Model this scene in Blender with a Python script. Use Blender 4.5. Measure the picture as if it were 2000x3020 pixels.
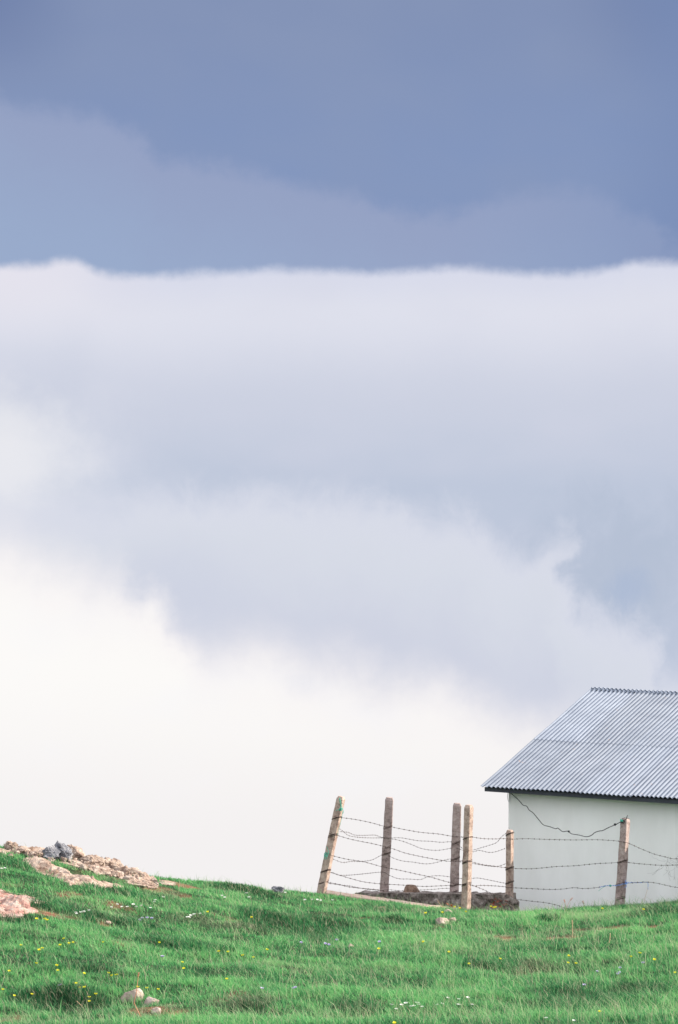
import bpy, math, random
import numpy as np
from mathutils import Vector, noise as mnoise

for o in list(bpy.data.objects):
    bpy.data.objects.remove(o)
scene = bpy.context.scene
col = scene.collection
R = math.radians
random.seed(5)
rng = np.random.default_rng(11)

# ------------------------------------------------------------------ camera
F = 10000.0                     # focal length in photo pixels (photo is 2000 x 3020)
PHI = math.atan(510.0 / F)      # camera looks slightly down the slope
cam_d = bpy.data.cameras.new('camera')
cam_d.sensor_fit = 'HORIZONTAL'
cam_d.sensor_width = 24.0
cam_d.lens = F / 2000.0 * 24.0
cam_d.clip_start = 0.5
cam_d.clip_end = 5000
cam = bpy.data.objects.new('camera', cam_d)
cam.rotation_euler = (R(90) - PHI, 0, 0)
col.objects.link(cam)
scene.camera = cam

# ------------------------------------------------------------------ exposure
SUN_AZ, SUN_EL = R(15), R(25)   # azimuth measured from +X (right) towards +Y (away)
EXPOSURE = 1.0
scene.view_settings.view_transform = 'Standard'
scene.view_settings.look = 'None'
scene.view_settings.gamma = 1
scene.view_settings.exposure = EXPOSURE
scene.view_settings.use_curve_mapping = False
scene.cycles.max_bounces = 6

# ------------------------------------------------------------------ sun
sun_dir = Vector((math.cos(SUN_AZ) * math.cos(SUN_EL), math.sin(SUN_AZ) * math.cos(SUN_EL), math.sin(SUN_EL)))
sd = bpy.data.lights.new('sun', 'SUN')
sd.energy = 5.0
sd.angle = R(0.6)
sd.color = (1.0, 0.90, 0.76)
so = bpy.data.objects.new('sun', sd)
so.rotation_euler = sun_dir.to_track_quat('Z', 'Y').to_euler()
col.objects.link(so)


# ------------------------------------------------------------------ world: cloud layers by direction
def lin(*c):
    out = []
    for v in c:
        v /= 255.0
        out.append(v / 12.92 if v <= 0.04045 else ((v + 0.055) / 1.055) ** 2.4)
    return tuple(out) + (1.0,)


W_STR = 0.1
world = bpy.data.worlds.new('World')
scene.world = world
world.use_nodes = True
wn = world.node_tree
wn.nodes.clear()


def N(t, **kw):
    n = wn.nodes.new(t)
    for k, v in kw.items():
        setattr(n, k, v)
    return n


def L(a, b):
    wn.links.new(a, b)


def M(op, a, b=None, c=None):
    n = N('ShaderNodeMath', operation=op)
    for i, v in enumerate((a, b, c)):
        if v is None:
            continue
        if isinstance(v, (int, float)):
            n.inputs[i].default_value = v
        else:
            L(v, n.inputs[i])
    return n.outputs[0]


def sstep(x, lo, hi):
    n = N('ShaderNodeMapRange', interpolation_type='SMOOTHSTEP')
    L(x, n.inputs['Value'])
    n.inputs['From Min'].default_value = lo
    n.inputs['From Max'].default_value = hi
    return n.outputs['Result']


def wmix(fac, a, b):
    n = N('ShaderNodeMix', data_type='RGBA')
    if isinstance(fac, (int, float)):
        n.inputs[0].default_value = fac
    else:
        L(fac, n.inputs[0])
    for s, v in ((n.inputs[6], a), (n.inputs[7], b)):
        if isinstance(v, tuple):
            s.default_value = v
        else:
            L(v, s)
    return n.outputs[2]


geo = N('ShaderNodeTexCoord')
sep = N('ShaderNodeSeparateXYZ')
L(geo.outputs['Generated'], sep.inputs[0])
az = M('ARCTAN2', sep.outputs[0], sep.outputs[1])
el = M('ARCSINE', sep.outputs[2])
P = M('MULTIPLY_ADD', az, 10.0, 1.0)        # 0..2 across the pictured piece of sky
Q = M('MULTIPLY_ADD', el, -10.0, 1.0)       # grows downwards, 1 at the horizon
cmb = N('ShaderNodeCombineXYZ')
L(P, cmb.inputs[0])
L(Q, cmb.inputs[1])
PQ = cmb.outputs[0]


def wnoise(scale, detail=4, rough=0.55, stretch=(1, 1, 1), off=(0, 0, 0), dist=0.0):
    mp = N('ShaderNodeMapping')
    mp.inputs['Scale'].default_value = stretch
    mp.inputs['Location'].default_value = off
    L(PQ, mp.inputs[0])
    n = N('ShaderNodeTexNoise')
    n.inputs['Scale'].default_value = scale
    n.inputs['Detail'].default_value = detail
    n.inputs['Roughness'].default_value = rough
    n.inputs['Distortion'].default_value = dist
    L(mp.outputs[0], n.inputs['Vector'])
    return M('SUBTRACT', n.outputs[0], 0.5)


Pn = M('MULTIPLY', P, 0.5)


def edge(pts, warp=0.0):
    n = N('ShaderNodeFloatCurve')
    m = n.mapping
    m.extend = 'HORIZONTAL'
    c = m.curves[0]
    pts = [(x / 2000.0, y / 3000.0) for x, y in pts]
    c.points[0].location = pts[0]
    c.points[1].location = pts[-1]
    for p in pts[1:-1]:
        c.points.new(*p)
    m.update()
    if warp:
        L(M('MULTIPLY', M('ADD', P, M('ADD', M('MULTIPLY', n_warp, warp), M('MULTIPLY', n_warp2, warp * 0.35))), 0.5), n.inputs['Value'])
    else:
        L(Pn, n.inputs['Value'])
    return M('MULTIPLY', n.outputs[0], 3.0)


def layer(pts, soft_up, soft_dn, *amps, warp=0.0):
    d = M('SUBTRACT', Q, edge(pts, warp))
    for nz, a in amps:
        d = M('ADD', d, M('MULTIPLY', nz, a))
    return sstep(d, -soft_up, soft_dn), d


def blob(cx, cy, rx, ry, nz=None, amp=0.0):
    a = M('POWER', M('DIVIDE', M('SUBTRACT', P, cx), rx), 2.0)
    b = M('POWER', M('DIVIDE', M('SUBTRACT', Q, cy), ry), 2.0)
    d = M('SQRT', M('ADD', a, b))
    if nz is not None:
        d = M('ADD', d, M('MULTIPLY', nz, amp))
    return M('SUBTRACT', 1.0, sstep(d, 0.1, 1.0))


n_big = wnoise(1.6, 3)
n_mid = wnoise(5.0, 5, 0.6, off=(3, 1, 0))
n_fine = wnoise(16.0, 5, 0.6, off=(7, 2, 0))
n_wisp = wnoise(8.0, 6, 0.62, stretch=(1.2, 0.9, 1), off=(1, 9, 0), dist=0.6)
n_warp = wnoise(3.2, 4, 0.55, off=(2, 6, 3))
n_warp2 = wnoise(11.0, 5, 0.6, off=(8, 6, 3))
n_soft = wnoise(3.0, 2, 0.5, stretch=(0.8, 1.4, 1), off=(4, 4, 4))

# upper sky: dark blue-grey cloud
top = wmix(sstep(Q, -0.05, 0.6), lin(130, 146, 182), lin(131, 151, 191))
top = wmix(M('MULTIPLY', sstep(n_soft, -0.3, 0.35), 0.4), top, lin(141, 155, 186))
top = wmix(M('MULTIPLY', M('MAXIMUM', sstep(P, 1.55, 2.05), sstep(M('MULTIPLY', P, -1.0), -0.35, 0.05)), sstep(M('MULTIPLY', Q, -1.0), -0.35, 0.02)), top, lin(115, 132, 172))
top = wmix(M('MULTIPLY', sstep(P, 1.7, 2.05), 0.7), top, lin(122, 142, 183))
m1, d1 = layer([(0, 262), (80, 300), (255, 335), (420, 385), (510, 455), (665, 480), (765, 512), (918, 553), (1060, 562), (1150, 606), (1350, 612),
                (1480, 576), (1660, 550), (1850, 600), (2000, 714)], 0.03, 0.06, (n_mid, 0.07), (n_fine, 0.07), warp=0.3)
light1 = wmix(sstep(d1, 0.0, 0.45), lin(150, 163, 196), lin(154, 172, 204))
m1 = M('MULTIPLY', m1, M('SUBTRACT', 0.95, M('MULTIPLY', sstep(P, 1.2, 1.9), 0.45)))
c = wmix(m1, top, light1)
# bright bank with a sharp top
m2, d2 = layer([(0, 774), (128, 770), (225, 758), (293, 792), (434, 802), (574, 796), (700, 789), (816, 784), (970, 787), (1084, 793), (1212, 788),
                (1365, 778), (1467, 789), (1684, 795), (1811, 777), (1875, 764), (2000, 765)], 0.011, 0.035, (n_fine, 0.030), (n_mid, 0.016), warp=0.10)
bank = wmix(sstep(d2, 0.0, 0.13), lin(216, 219, 235), lin(222, 224, 236))
bank = wmix(sstep(d2, 0.12, 0.42), bank, lin(204, 209, 225))
bank = wmix(sstep(d2, 0.38, 0.66), bank, lin(191, 200, 219))
bank = wmix(M('MULTIPLY', sstep(n_soft, -0.05, 0.3), 0.3), bank, lin(212, 214, 229))
bank = wmix(M('MULTIPLY', M('MULTIPLY', sstep(M('MULTIPLY', P, -1.0), -0.6, 0.0), sstep(M('MULTIPLY', Q, -1.0), -1.05, -0.8)), 0.75), bank, lin(232, 229, 238))
bank = wmix(M('MULTIPLY', blob(0.0, 1.36, 0.34, 0.30, n_mid, 0.8), 1.0), bank, lin(236, 236, 239))
bank = wmix(M('MULTIPLY', blob(0.05, 1.5, 0.6, 0.5, n_mid, 0.8), 0.5), bank, lin(226, 228, 238))
# hazy far ridge showing through on the right
bank = wmix(M('MULTIPLY', blob(1.85, 1.66, 0.42, 0.30, n_wisp, 1.3), 0.8), bank, lin(180, 191, 211))
bank = wmix(M('MULTIPLY', blob(1.85, 1.735, 0.085, 0.10, n_wisp, 1.6), 0.35), bank, lin(160, 179, 212))
c = wmix(m2, c, bank)
# third, softer bank
m4, d4 = layer([(0, 1480), (319, 1455), (446, 1436), (574, 1428), (702, 1424), (830, 1430), (893, 1438), (995, 1442), (1110, 1446), (1186, 1474), (1275, 1493),
                (1352, 1490), (1428, 1544), (1505, 1608), (1569, 1604), (1640, 1578), (1664, 1634), (1722, 1736), (1824, 1800), (1913, 1838), (2000, 1965)],
               0.055, 0.11, (n_wisp, 0.14), (n_mid, 0.09), (n_fine, 0.04), warp=0.3)
b4 = wmix(sstep(d4, 0.0, 0.2), lin(217, 220, 233), lin(216, 220, 231))
b4 = wmix(sstep(d4, 0.12, 0.5), b4, lin(207, 211, 226))
b4 = wmix(M('MULTIPLY', blob(0.5, 1.75, 0.35, 0.25, n_mid, 0.6), 0.6), b4, lin(205, 210, 226))
c = wmix(M('MULTIPLY', m4, 0.97), c, b4)
# lowest sunlit white bank
m5, d5 = layer([(0, 1542), (77, 1566), (153, 1602), (255, 1627), (332, 1659), (400, 1655), (440, 1690), (475, 1745), (515, 1815), (575, 1866), (663, 1870),
                (740, 1857), (829, 1876), (918, 1914), (982, 1914), (1084, 1952), (1173, 1978), (1288, 1959), (1377, 2003), (1467, 2042), (1594, 2080),
                (1722, 2093), (2000, 2170)], 0.085, 0.17, (n_wisp, 0.06), (n_mid, 0.10), (n_fine, 0.03), warp=0.3)
b5 = wmix(sstep(d5, 0.0, 0.3), lin(247, 243, 244), lin(252, 250, 248))
b5 = wmix(sstep(Q, 1.95, 2.5), b5, lin(244, 241, 241))
b5 = wmix(M('MULTIPLY', sstep(n_soft, 0.0, 0.3), 0.35), b5, lin(246, 246, 250))
c = wmix(m5, c, b5)
# the pictured clouds end higher up, where the Nishita sky shows between brighter cloud
sc10 = N('ShaderNodeVectorMath', operation='SCALE')
L(c, sc10.inputs[0])
sc10.inputs['Scale'].default_value = 1.0 / W_STR / (2 ** EXPOSURE)
sky = N('ShaderNodeTexSky', sky_type='NISHITA')
sky.sun_disc = False
sky.sun_elevation = SUN_EL
sky.sun_rotation = R(90) - SUN_AZ
sky.air_density = 1.0
sky.dust_density = 2.0
cl = wmix(sstep(wnoise(0.25, 5, 0.6), -0.12, 0.08), sky.outputs[0], (10.5, 10.3, 10.4, 1))
mix_hi = sstep(M('MULTIPLY', Q, -1.0), 0.8, 3.5)
final = wmix(mix_hi, sc10.outputs[0], cl)
# unseen bright cloud added behind the viewer to fill the shaded wall and posts
back = sstep(M('MULTIPLY', sep.outputs[1], -1.0), 0.0, 0.6)
final = wmix(M('MULTIPLY', back, M('MULTIPLY', sstep(wnoise(0.3, 4, 0.6, off=(5, 5, 1)), -0.3, 0.0), 0.9)), final, (9.2, 9.3, 9.8, 1))
bg = N('ShaderNodeBackground')
bg.inputs['Strength'].default_value = W_STR
L(final, bg.inputs['Color'])
wo = N('ShaderNodeOutputWorld')
L(bg.outputs[0], wo.inputs[0])
world.cycles.sampling_method = 'MANUAL'
world.cycles.sample_map_resolution = 512

# ------------------------------------------------------------------ projection helpers
SP, CP = math.sin(PHI), math.cos(PHI)


def at(px, py, Y):
    """point in the scene seen at photo pixel (px, py) at distance Y"""
    xc, yc = (px - 1000) / F, (1510 - py) / F
    fwd, up = CP + yc * SP, yc * CP - SP
    k = Y / fwd
    return Vector((xc * k, Y, up * k))


def proj(p):
    f = p[1] * CP - p[2] * SP
    u = p[1] * SP + p[2] * CP
    return 1000 + F * p[0] / f, 1510 - F * u / f


# ------------------------------------------------------------------ numpy noise
_perm = rng.permutation(512)


def vnoise(x, y, seed=0):
    xi = np.floor(x).astype(int)
    yi = np.floor(y).astype(int)
    fx, fy = x - xi, y - yi
    fx = fx * fx * (3 - 2 * fx)
    fy = fy * fy * (3 - 2 * fy)

    def h(a, b):
        return _perm[(_perm[(a + seed * 37) % 512] + b) % 512] / 511.0
    return (h(xi, yi) * (1 - fx) + h(xi + 1, yi) * fx) * (1 - fy) + (h(xi, yi + 1) * (1 - fx) + h(xi + 1, yi + 1) * fx) * fy - 0.5


def fnoise(x, y, octv=3, seed=0):
    s, a = 0, 1.0
    for k in range(octv):
        s = s + vnoise(x * 2 ** k + 13 * k, y * 2 ** k + 7 * k, seed + k) * a
        a *= 0.5
    return s


# ------------------------------------------------------------------ terrain
_px = np.array([-1200, -500, 0, 130, 250, 380, 500, 620, 750, 850, 930, 1040, 1150, 1300, 1420, 1540, 1690, 1830, 1920, 2000, 2500, 3200])
_py = np.array([2430, 2458, 2512, 2526, 2547, 2580, 2600, 2609, 2624, 2638, 2652, 2662, 2674, 2693, 2700, 2702, 2692, 2686, 2680, 2676, 2650, 2630])
_yc = np.array([42, 42.5, 43.3, 43.5, 43.8, 44.2, 44.6, 45, 45.6, 46.1, 46.5, 46.3, 45.9, 45.5, 45.4, 45.5, 45.4, 45.3, 45.1, 45, 44, 43.])
_t = np.linspace(-1200, 3200, 900)
_k = np.ones(21) / 21
_ext = np.concatenate([np.full(10, -1200), _t, np.full(10, 3200)])
_pys = np.convolve(np.interp(_ext, _px, _py), _k, 'valid')
_ycs = np.convolve(np.interp(_ext, _px, _yc), _k, 'valid')
Y0, Z0 = 33.0, -6.67


HOLLOWS = [(-2.75, 34.0, 0.5, 0.45, 0.17), (-2.2, 34.5, 0.3, 0.35, 0.08), (-0.45, 41.4, 0.9, 0.5, 0.11), (-1.6, 40.3, 0.8, 0.45, 0.10), (0.8, 42.9, 0.3, 0.3, 0.08),
           (2.3, 37.5, 0.7, 0.5, 0.09), (-1.5, 37.5, 0.5, 0.5, 0.07), (2.4, 34.3, 0.6, 0.6, 0.10), (3.2, 35.2, .5, .6, .1), (0.3, 35.5, 0.6, 0.5, 0.07), (-3.4, 42.2, 0.8, 0.4, 0.07)]


def ground(x, y, bumps=True):
    x = np.asarray(x, float)
    y = np.asarray(y, float)
    yy = np.maximum(y, 20.0)
    pp = 1000 + F * x / yy / (CP + 0.16 * SP)
    pc = np.interp(pp, _t, _pys)
    yc = np.interp(pp, _t, _ycs)
    zc = -yc * (pc - 1000) / F
    zn = np.where(y < 0, -1.6 - 0.12 * y, -1.6 + (Z0 + 1.6) * np.clip(y, 0, Y0) / Y0)
    t = np.clip((y - Y0) / (yc - Y0), 0, 1)
    zm = Z0 + (zc - Z0) * t
    d = np.maximum(y - yc, 0)
    dd = np.minimum(d, 5.0)
    zf = zc - 0.175 * d - 0.03 * dd ** 2 - 0.3 * np.maximum(d - 5, 0)
    z = np.where(y < Y0, zn, np.where(d > 0, zf, zm))
    for hx, hy, hrx, hry, hd in HOLLOWS:
        zz = np.exp(-((x - hx) / hrx) ** 2 - ((y - hy) / hry) ** 2)
        zn, zm, z = zn, zm, z - hd * zz
    far = np.clip((np.abs(x) - 14) / 30, 0, None)
    z = z - 0.06 * far ** 1.2 * 8
    if bumps:
        z = z + 0.095 * fnoise(x / 1.9, y / 1.5, 2, 3) + 0.065 * fnoise(x / 0.55, y / 0.45, 2, 9)
    return z


def gz(x, y):
    return float(ground(np.array([x]), np.array([y]))[0])


_ys = np.linspace(30, 52, 1200)


def hit(px, py):
    """where the line of sight through a photo pixel meets the ground"""
    a = np.array([tuple(at(px, py, Y)) for Y in (30.0, 52.0)])
    tt = (_ys - 30) / 22.0
    xs = a[0, 0] + (a[1, 0] - a[0, 0]) * tt
    zs = a[0, 2] + (a[1, 2] - a[0, 2]) * tt
    g = ground(xs, _ys)
    idx = np.nonzero(zs <= g)[0]
    i = idx[0] if len(idx) else int(np.argmin(zs - g))
    return Vector((xs[i], _ys[i], g[i]))


# ------------------------------------------------------------------ object helpers
def tag(o, label=None, cat=None, group=None, kind=None):
    if label:
        o['label'] = label
    if cat:
        o['category'] = cat
    if group:
        o['group'] = group
    if kind:
        o['kind'] = kind
    return o


def mesh_obj(name, verts, faces, mat, parent=None, smooth=True):
    me = bpy.data.meshes.new(name)
    me.from_pydata([tuple(v) for v in verts], [], faces)
    if isinstance(mat, (list, tuple)):
        for m in mat:
            me.materials.append(m)
    else:
        me.materials.append(mat)
    if smooth:
        me.polygons.foreach_set('use_smooth', [True] * len(me.polygons))
    me.update()
    o = bpy.data.objects.new(name, me)
    col.objects.link(o)
    if parent is not None:
        o.parent = parent
        # vertices are written in scene space; keep them there
        o.matrix_parent_inverse = parent.matrix_basis.inverted()
    return o


def empty(name, loc):
    o = bpy.data.objects.new(name, None)
    o.location = loc
    col.objects.link(o)
    o.empty_display_size = 0.2
    return o


class MB:
    def __init__(self):
        self.v, self.f = [], []

    def add(self, v, f):
        n = len(self.v)
        self.v += [Vector(p) for p in v]
        self.f += [tuple(i + n for i in q) for q in f]

    def tube(self, pts, r, sides=6, r1=None, cap=True):
        pts = [Vector(p) for p in pts]
        n = len(pts)
        vs, fs = [], []
        ref = Vector((0.123, 0.31, 0.94)).normalized()
        for i, p in enumerate(pts):
            t = (pts[min(i + 1, n - 1)] - pts[max(i - 1, 0)])
            t = t.normalized() if t.length > 1e-9 else Vector((1, 0, 0))
            a = t.cross(ref)
            if a.length < 0.05:
                a = t.cross(Vector((1, 0, 0)))
            a.normalize()
            b = t.cross(a)
            rr = r if r1 is None else r + (r1 - r) * i / max(n - 1, 1)
            for k in range(sides):
                an = 2 * math.pi * k / sides
                vs.append(p + (a * math.cos(an) + b * math.sin(an)) * rr)
        for i in range(n - 1):
            for k in range(sides):
                k2 = (k + 1) % sides
                fs.append((i * sides + k, i * sides + k2, (i + 1) * sides + k2, (i + 1) * sides + k))
        if cap:
            fs.append(tuple(range(sides))[::-1])
            fs.append(tuple((n - 1) * sides + k for k in range(sides)))
        self.add(vs, fs)

    def box(self, o, ex, ey, ez):
        o, ex, ey, ez = map(Vector, (o, ex, ey, ez))
        v = [o, o + ex, o + ex + ey, o + ey, o + ez, o + ex + ez, o + ex + ey + ez, o + ey + ez]
        self.add(v, [(0, 3, 2, 1), (4, 5, 6, 7), (0, 1, 5, 4), (1, 2, 6, 5), (2, 3, 7, 6), (3, 0, 4, 7)])

    def build(self, name, mat, parent=None, smooth=True):
        return mesh_obj(name, self.v, self.f, mat, parent, smooth)


# ------------------------------------------------------------------ materials
def new_mat(name):
    m = bpy.data.materials.new(name)
    m.use_nodes = True
    nt = m.node_tree
    b = nt.nodes['Principled BSDF']
    return m, nt, b


def simple(name, c, rough=0.7, metal=0.0, var=0.25, scale=20, spec=0.3):
    m, nt, b = new_mat(name)
    tc = nt.nodes.new('ShaderNodeTexCoord')
    nz = nt.nodes.new('ShaderNodeTexNoise')
    nz.inputs['Scale'].default_value = scale
    nz.inputs['Detail'].default_value = 4
    nt.links.new(tc.outputs['Object'], nz.inputs['Vector'])
    mx = nt.nodes.new('ShaderNodeMix')
    mx.data_type = 'RGBA'
    mx.inputs[6].default_value = tuple(v * (1 - var) for v in c) + (1,)
    mx.inputs[7].default_value = tuple(min(1, v * (1 + var)) for v in c) + (1,)
    nt.links.new(nz.outputs[0], mx.inputs[0])
    nt.links.new(mx.outputs[2], b.inputs['Base Color'])
    b.inputs['Roughness'].default_value = rough
    b.inputs['Metallic'].default_value = metal
    b.inputs['Specular IOR Level'].default_value = spec
    return m


def stone(name, cols, scale=6.0, bump=0.4, bscale=40, rough=0.9, pits=0.0, bdist=0.01):
    """cols: list of (position, rgb) for a ramp over fractal noise"""
    m, nt, b = new_mat(name)
    tc = nt.nodes.new('ShaderNodeTexCoord')
    nz = nt.nodes.new('ShaderNodeTexNoise')
    nz.inputs['Scale'].default_value = scale
    nz.inputs['Detail'].default_value = 8
    nz.inputs['Roughness'].default_value = 0.68
    nt.links.new(tc.outputs['Object'], nz.inputs['Vector'])
    rp = nt.nodes.new('ShaderNodeValToRGB')
    while len(rp.color_ramp.elements) < len(cols):
        rp.color_ramp.elements.new(0.5)
    for e, (p, cc) in zip(rp.color_ramp.elements, cols):
        e.position = p
        e.color = tuple(cc) + (1,)
    nt.links.new(nz.outputs[0], rp.inputs[0])
    out = rp.outputs[0]
    n2 = nt.nodes.new('ShaderNodeTexNoise')
    n2.inputs['Scale'].default_value = bscale
    n2.inputs['Detail'].default_value = 6
    n2.inputs['Roughness'].default_value = 0.7
    nt.links.new(tc.outputs['Object'], n2.inputs['Vector'])
    if pits > 0:
        vo = nt.nodes.new('ShaderNodeTexNoise')
        vo.inputs['Scale'].default_value = bscale * 1.7
        vo.inputs['Detail'].default_value = 2
        nt.links.new(tc.outputs['Object'], vo.inputs['Vector'])
        mr = nt.nodes.new('ShaderNodeMapRange')
        mr.inputs['From Min'].default_value = 0.60
        mr.inputs['From Max'].default_value = 0.70
        mr.inputs['To Max'].default_value = pits
        nt.links.new(vo.outputs[0], mr.inputs['Value'])
        mx = nt.nodes.new('ShaderNodeMix')
        mx.data_type = 'RGBA'
        mx.inputs[7].default_value = tuple(v * 0.3 for v in cols[0][1]) + (1,)
        nt.links.new(mr.outputs[0], mx.inputs[0])
        nt.links.new(out, mx.inputs[6])
        out = mx.outputs[2]
    nt.links.new(out, b.inputs['Base Color'])
    bp = nt.nodes.new('ShaderNodeBump')
    bp.inputs['Strength'].default_value = bump
    bp.inputs['Distance'].default_value = bdist
    nt.links.new(n2.outputs[0], bp.inputs['Height'])
    nt.links.new(bp.outputs[0], b.inputs['Normal'])
    b.inputs['Roughness'].default_value = rough
    b.inputs['Specular IOR Level'].default_value = 0.2
    return m


M_POST = stone('weathered_concrete', [(0.33, (0.19, 0.125, 0.105)), (0.48, (0.37, 0.275, 0.235)), (0.66, (0.50, 0.39, 0.335))], 12, 0.9, 45, pits=0.85, bdist=0.012)
M_POSTGREY = stone('grey_concrete', [(0.33, (0.18, 0.135, 0.125)), (0.48, (0.33, 0.255, 0.24)), (0.66, (0.44, 0.36, 0.34))], 12, 0.9, 45, pits=0.85, bdist=0.012)
M_RUBBLE = stone('rubble_concrete', [(0.32, (0.035, 0.03, 0.026)), (0.43, (0.14, 0.115, 0.10)), (0.55, (0.27, 0.23, 0.21)), (0.68, (0.44, 0.39, 0.36))], 11, 1.0, 30, pits=0.9, bdist=0.03)
M_KERB = stone('kerb_concrete', [(0.3, (0.40, 0.27, 0.22)), (0.55, (0.55, 0.41, 0.34)), (0.7, (0.62, 0.5, 0.43))], 8, 0.5, 40)
M_ROCK = stone('pink_rock', [(0.34, (0.10, 0.065, 0.055)), (0.44, (0.25, 0.18, 0.145)), (0.54, (0.37, 0.29, 0.24)), (0.68, (0.50, 0.43, 0.37))], 9, 0.9, 22, bdist=0.03)
M_GREYROCK = stone('grey_rock', [(0.33, (0.05, 0.053, 0.065)), (0.47, (0.16, 0.165, 0.19)), (0.60, (0.26, 0.26, 0.28)), (0.72, (0.45, 0.40, 0.36))], 8, 1.0, 25, bdist=0.03)
M_SLAB = stone('bare_slab_rock', [(0.36, (0.12, 0.075, 0.055)), (0.44, (0.25, 0.18, 0.145)), (0.55, (0.36, 0.28, 0.235)), (0.70, (0.47, 0.40, 0.35))], 7, 0.9, 18, bdist=0.03)
M_REDROCK = stone('reddish_slab_rock', [(0.36, (0.16, 0.07, 0.06)), (0.45, (0.32, 0.18, 0.15)), (0.55, (0.38, 0.28, 0.245)), (0.70, (0.48, 0.41, 0.37))], 7, 0.9, 18, bdist=0.03)
M_STONE = stone('pale_stone', [(0.35, (0.22, 0.16, 0.135)), (0.5, (0.36, 0.29, 0.25)), (0.68, (0.46, 0.39, 0.34))], 10, 0.6, 40)
M_BROWNSTONE = stone('brown_stone', [(0.3, (0.10, 0.06, 0.045)), (0.5, (0.24, 0.16, 0.12)), (0.7, (0.36, 0.27, 0.21))], 12, 0.9, 40)
M_WIRE = simple('rusty_wire', (0.075, 0.05, 0.045), 0.8, 0.3)
M_CABLE = simple('black_cable', (0.025, 0.025, 0.03), 0.6)
M_GREENTWINE = simple('green_twine', (0.08, 0.42, 0.32), 0.7)
M_BLUETWINE = simple('blue_twine', (0.20, 0.36, 0.75), 0.7)
M_WHITECORD = simple('white_cord', (0.55, 0.56, 0.55), 0.7)
M_DARKWOOD = simple('dark_eave_timber', (0.05, 0.055, 0.07), 0.7, var=0.3)

# plastered wall
M_WALL, nt, b = new_mat('painted_plaster')
tc = nt.nodes.new('ShaderNodeTexCoord')
mp = nt.nodes.new('ShaderNodeMapping')
mp.inputs['Scale'].default_value = (1.0, 1.0, 0.35)
n1 = nt.nodes.new('ShaderNodeTexNoise')
n1.inputs['Scale'].default_value = 1.3
n1.inputs['Detail'].default_value = 7
n1.inputs['Roughness'].default_value = 0.6
nt.links.new(tc.outputs['Object'], mp.inputs[0])
nt.links.new(mp.outputs[0], n1.inputs['Vector'])
rp = nt.nodes.new('ShaderNodeValToRGB')
rp.color_ramp.elements[0].position = 0.3
rp.color_ramp.elements[0].color = (0.73, 0.73, 0.715, 1)
rp.color_ramp.elements[1].position = 0.65
rp.color_ramp.elements[1].color = (0.87, 0.87, 0.865, 1)
nt.links.new(n1.outputs[0], rp.inputs[0])
nt.links.new(rp.outputs[0], b.inputs['Base Color'])
n2 = nt.nodes.new('ShaderNodeTexNoise')
n2.inputs['Scale'].default_value = 6
n2.inputs['Detail'].default_value = 6
nt.links.new(tc.outputs['Object'], n2.inputs['Vector'])
bp = nt.nodes.new('ShaderNodeBump')
bp.inputs['Strength'].default_value = 0.15
bp.inputs['Distance'].default_value = 0.02
nt.links.new(n2.outputs[0], bp.inputs['Height'])
nt.links.new(bp.outputs[0], b.inputs['Normal'])
b.inputs['Roughness'].default_value = 0.38
b.inputs['Specular IOR Level'].default_value = 0.4

# corrugated metal: weathered zinc, each sheet a little different
M_ROOF, nt, b = new_mat('zinc_sheet')
tc = nt.nodes.new('ShaderNodeTexCoord')
n1 = nt.nodes.new('ShaderNodeTexNoise')
n1.inputs['Scale'].default_value = 3.0
n1.inputs['Detail'].default_value = 8
n1.inputs['Roughness'].default_value = 0.65
nt.links.new(tc.outputs['Object'], n1.inputs['Vector'])
rp = nt.nodes.new('ShaderNodeValToRGB')
rp.color_ramp.elements[0].position = 0.3
rp.color_ramp.elements[0].color = (0.145, 0.172, 0.225, 1)
rp.color_ramp.elements[1].position = 0.7
rp.color_ramp.elements[1].color = (0.20, 0.232, 0.292, 1)
nt.links.new(n1.outputs[0], rp.inputs[0])
oi = nt.nodes.new('ShaderNodeObjectInfo')
mr = nt.nodes.new('ShaderNodeMapRange')
mr.inputs['To Min'].default_value = 0.88
mr.inputs['To Max'].default_value = 1.1
nt.links.new(oi.outputs['Random'], mr.inputs['Value'])
vm = nt.nodes.new('ShaderNodeVectorMath')
vm.operation = 'SCALE'
nt.links.new(rp.outputs[0], vm.inputs[0])
nt.links.new(mr.outputs[0], vm.inputs['Scale'])
# rust specks
n3 = nt.nodes.new('ShaderNodeTexNoise')
n3.inputs['Scale'].default_value = 14
n3.inputs['Detail'].default_value = 3
nt.links.new(tc.outputs['Object'], n3.inputs['Vector'])
mr3 = nt.nodes.new('ShaderNodeMapRange')
mr3.inputs['From Min'].default_value = 0.70
mr3.inputs['From Max'].default_value = 0.78
nt.links.new(n3.outputs[0], mr3.inputs['Value'])
mx = nt.nodes.new('ShaderNodeMix')
mx.data_type = 'RGBA'
nt.links.new(mr3.outputs[0], mx.inputs[0])
nt.links.new(vm.outputs[0], mx.inputs[6])
mx.inputs[7].default_value = (0.25, 0.16, 0.12, 1)
nt.links.new(mx.outputs[2], b.inputs['Base Color'])
b.inputs['Metallic'].default_value = 0.0
b.inputs['Roughness'].default_value = 0.62
b.inputs['Specular IOR Level'].default_value = 0.35

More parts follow.
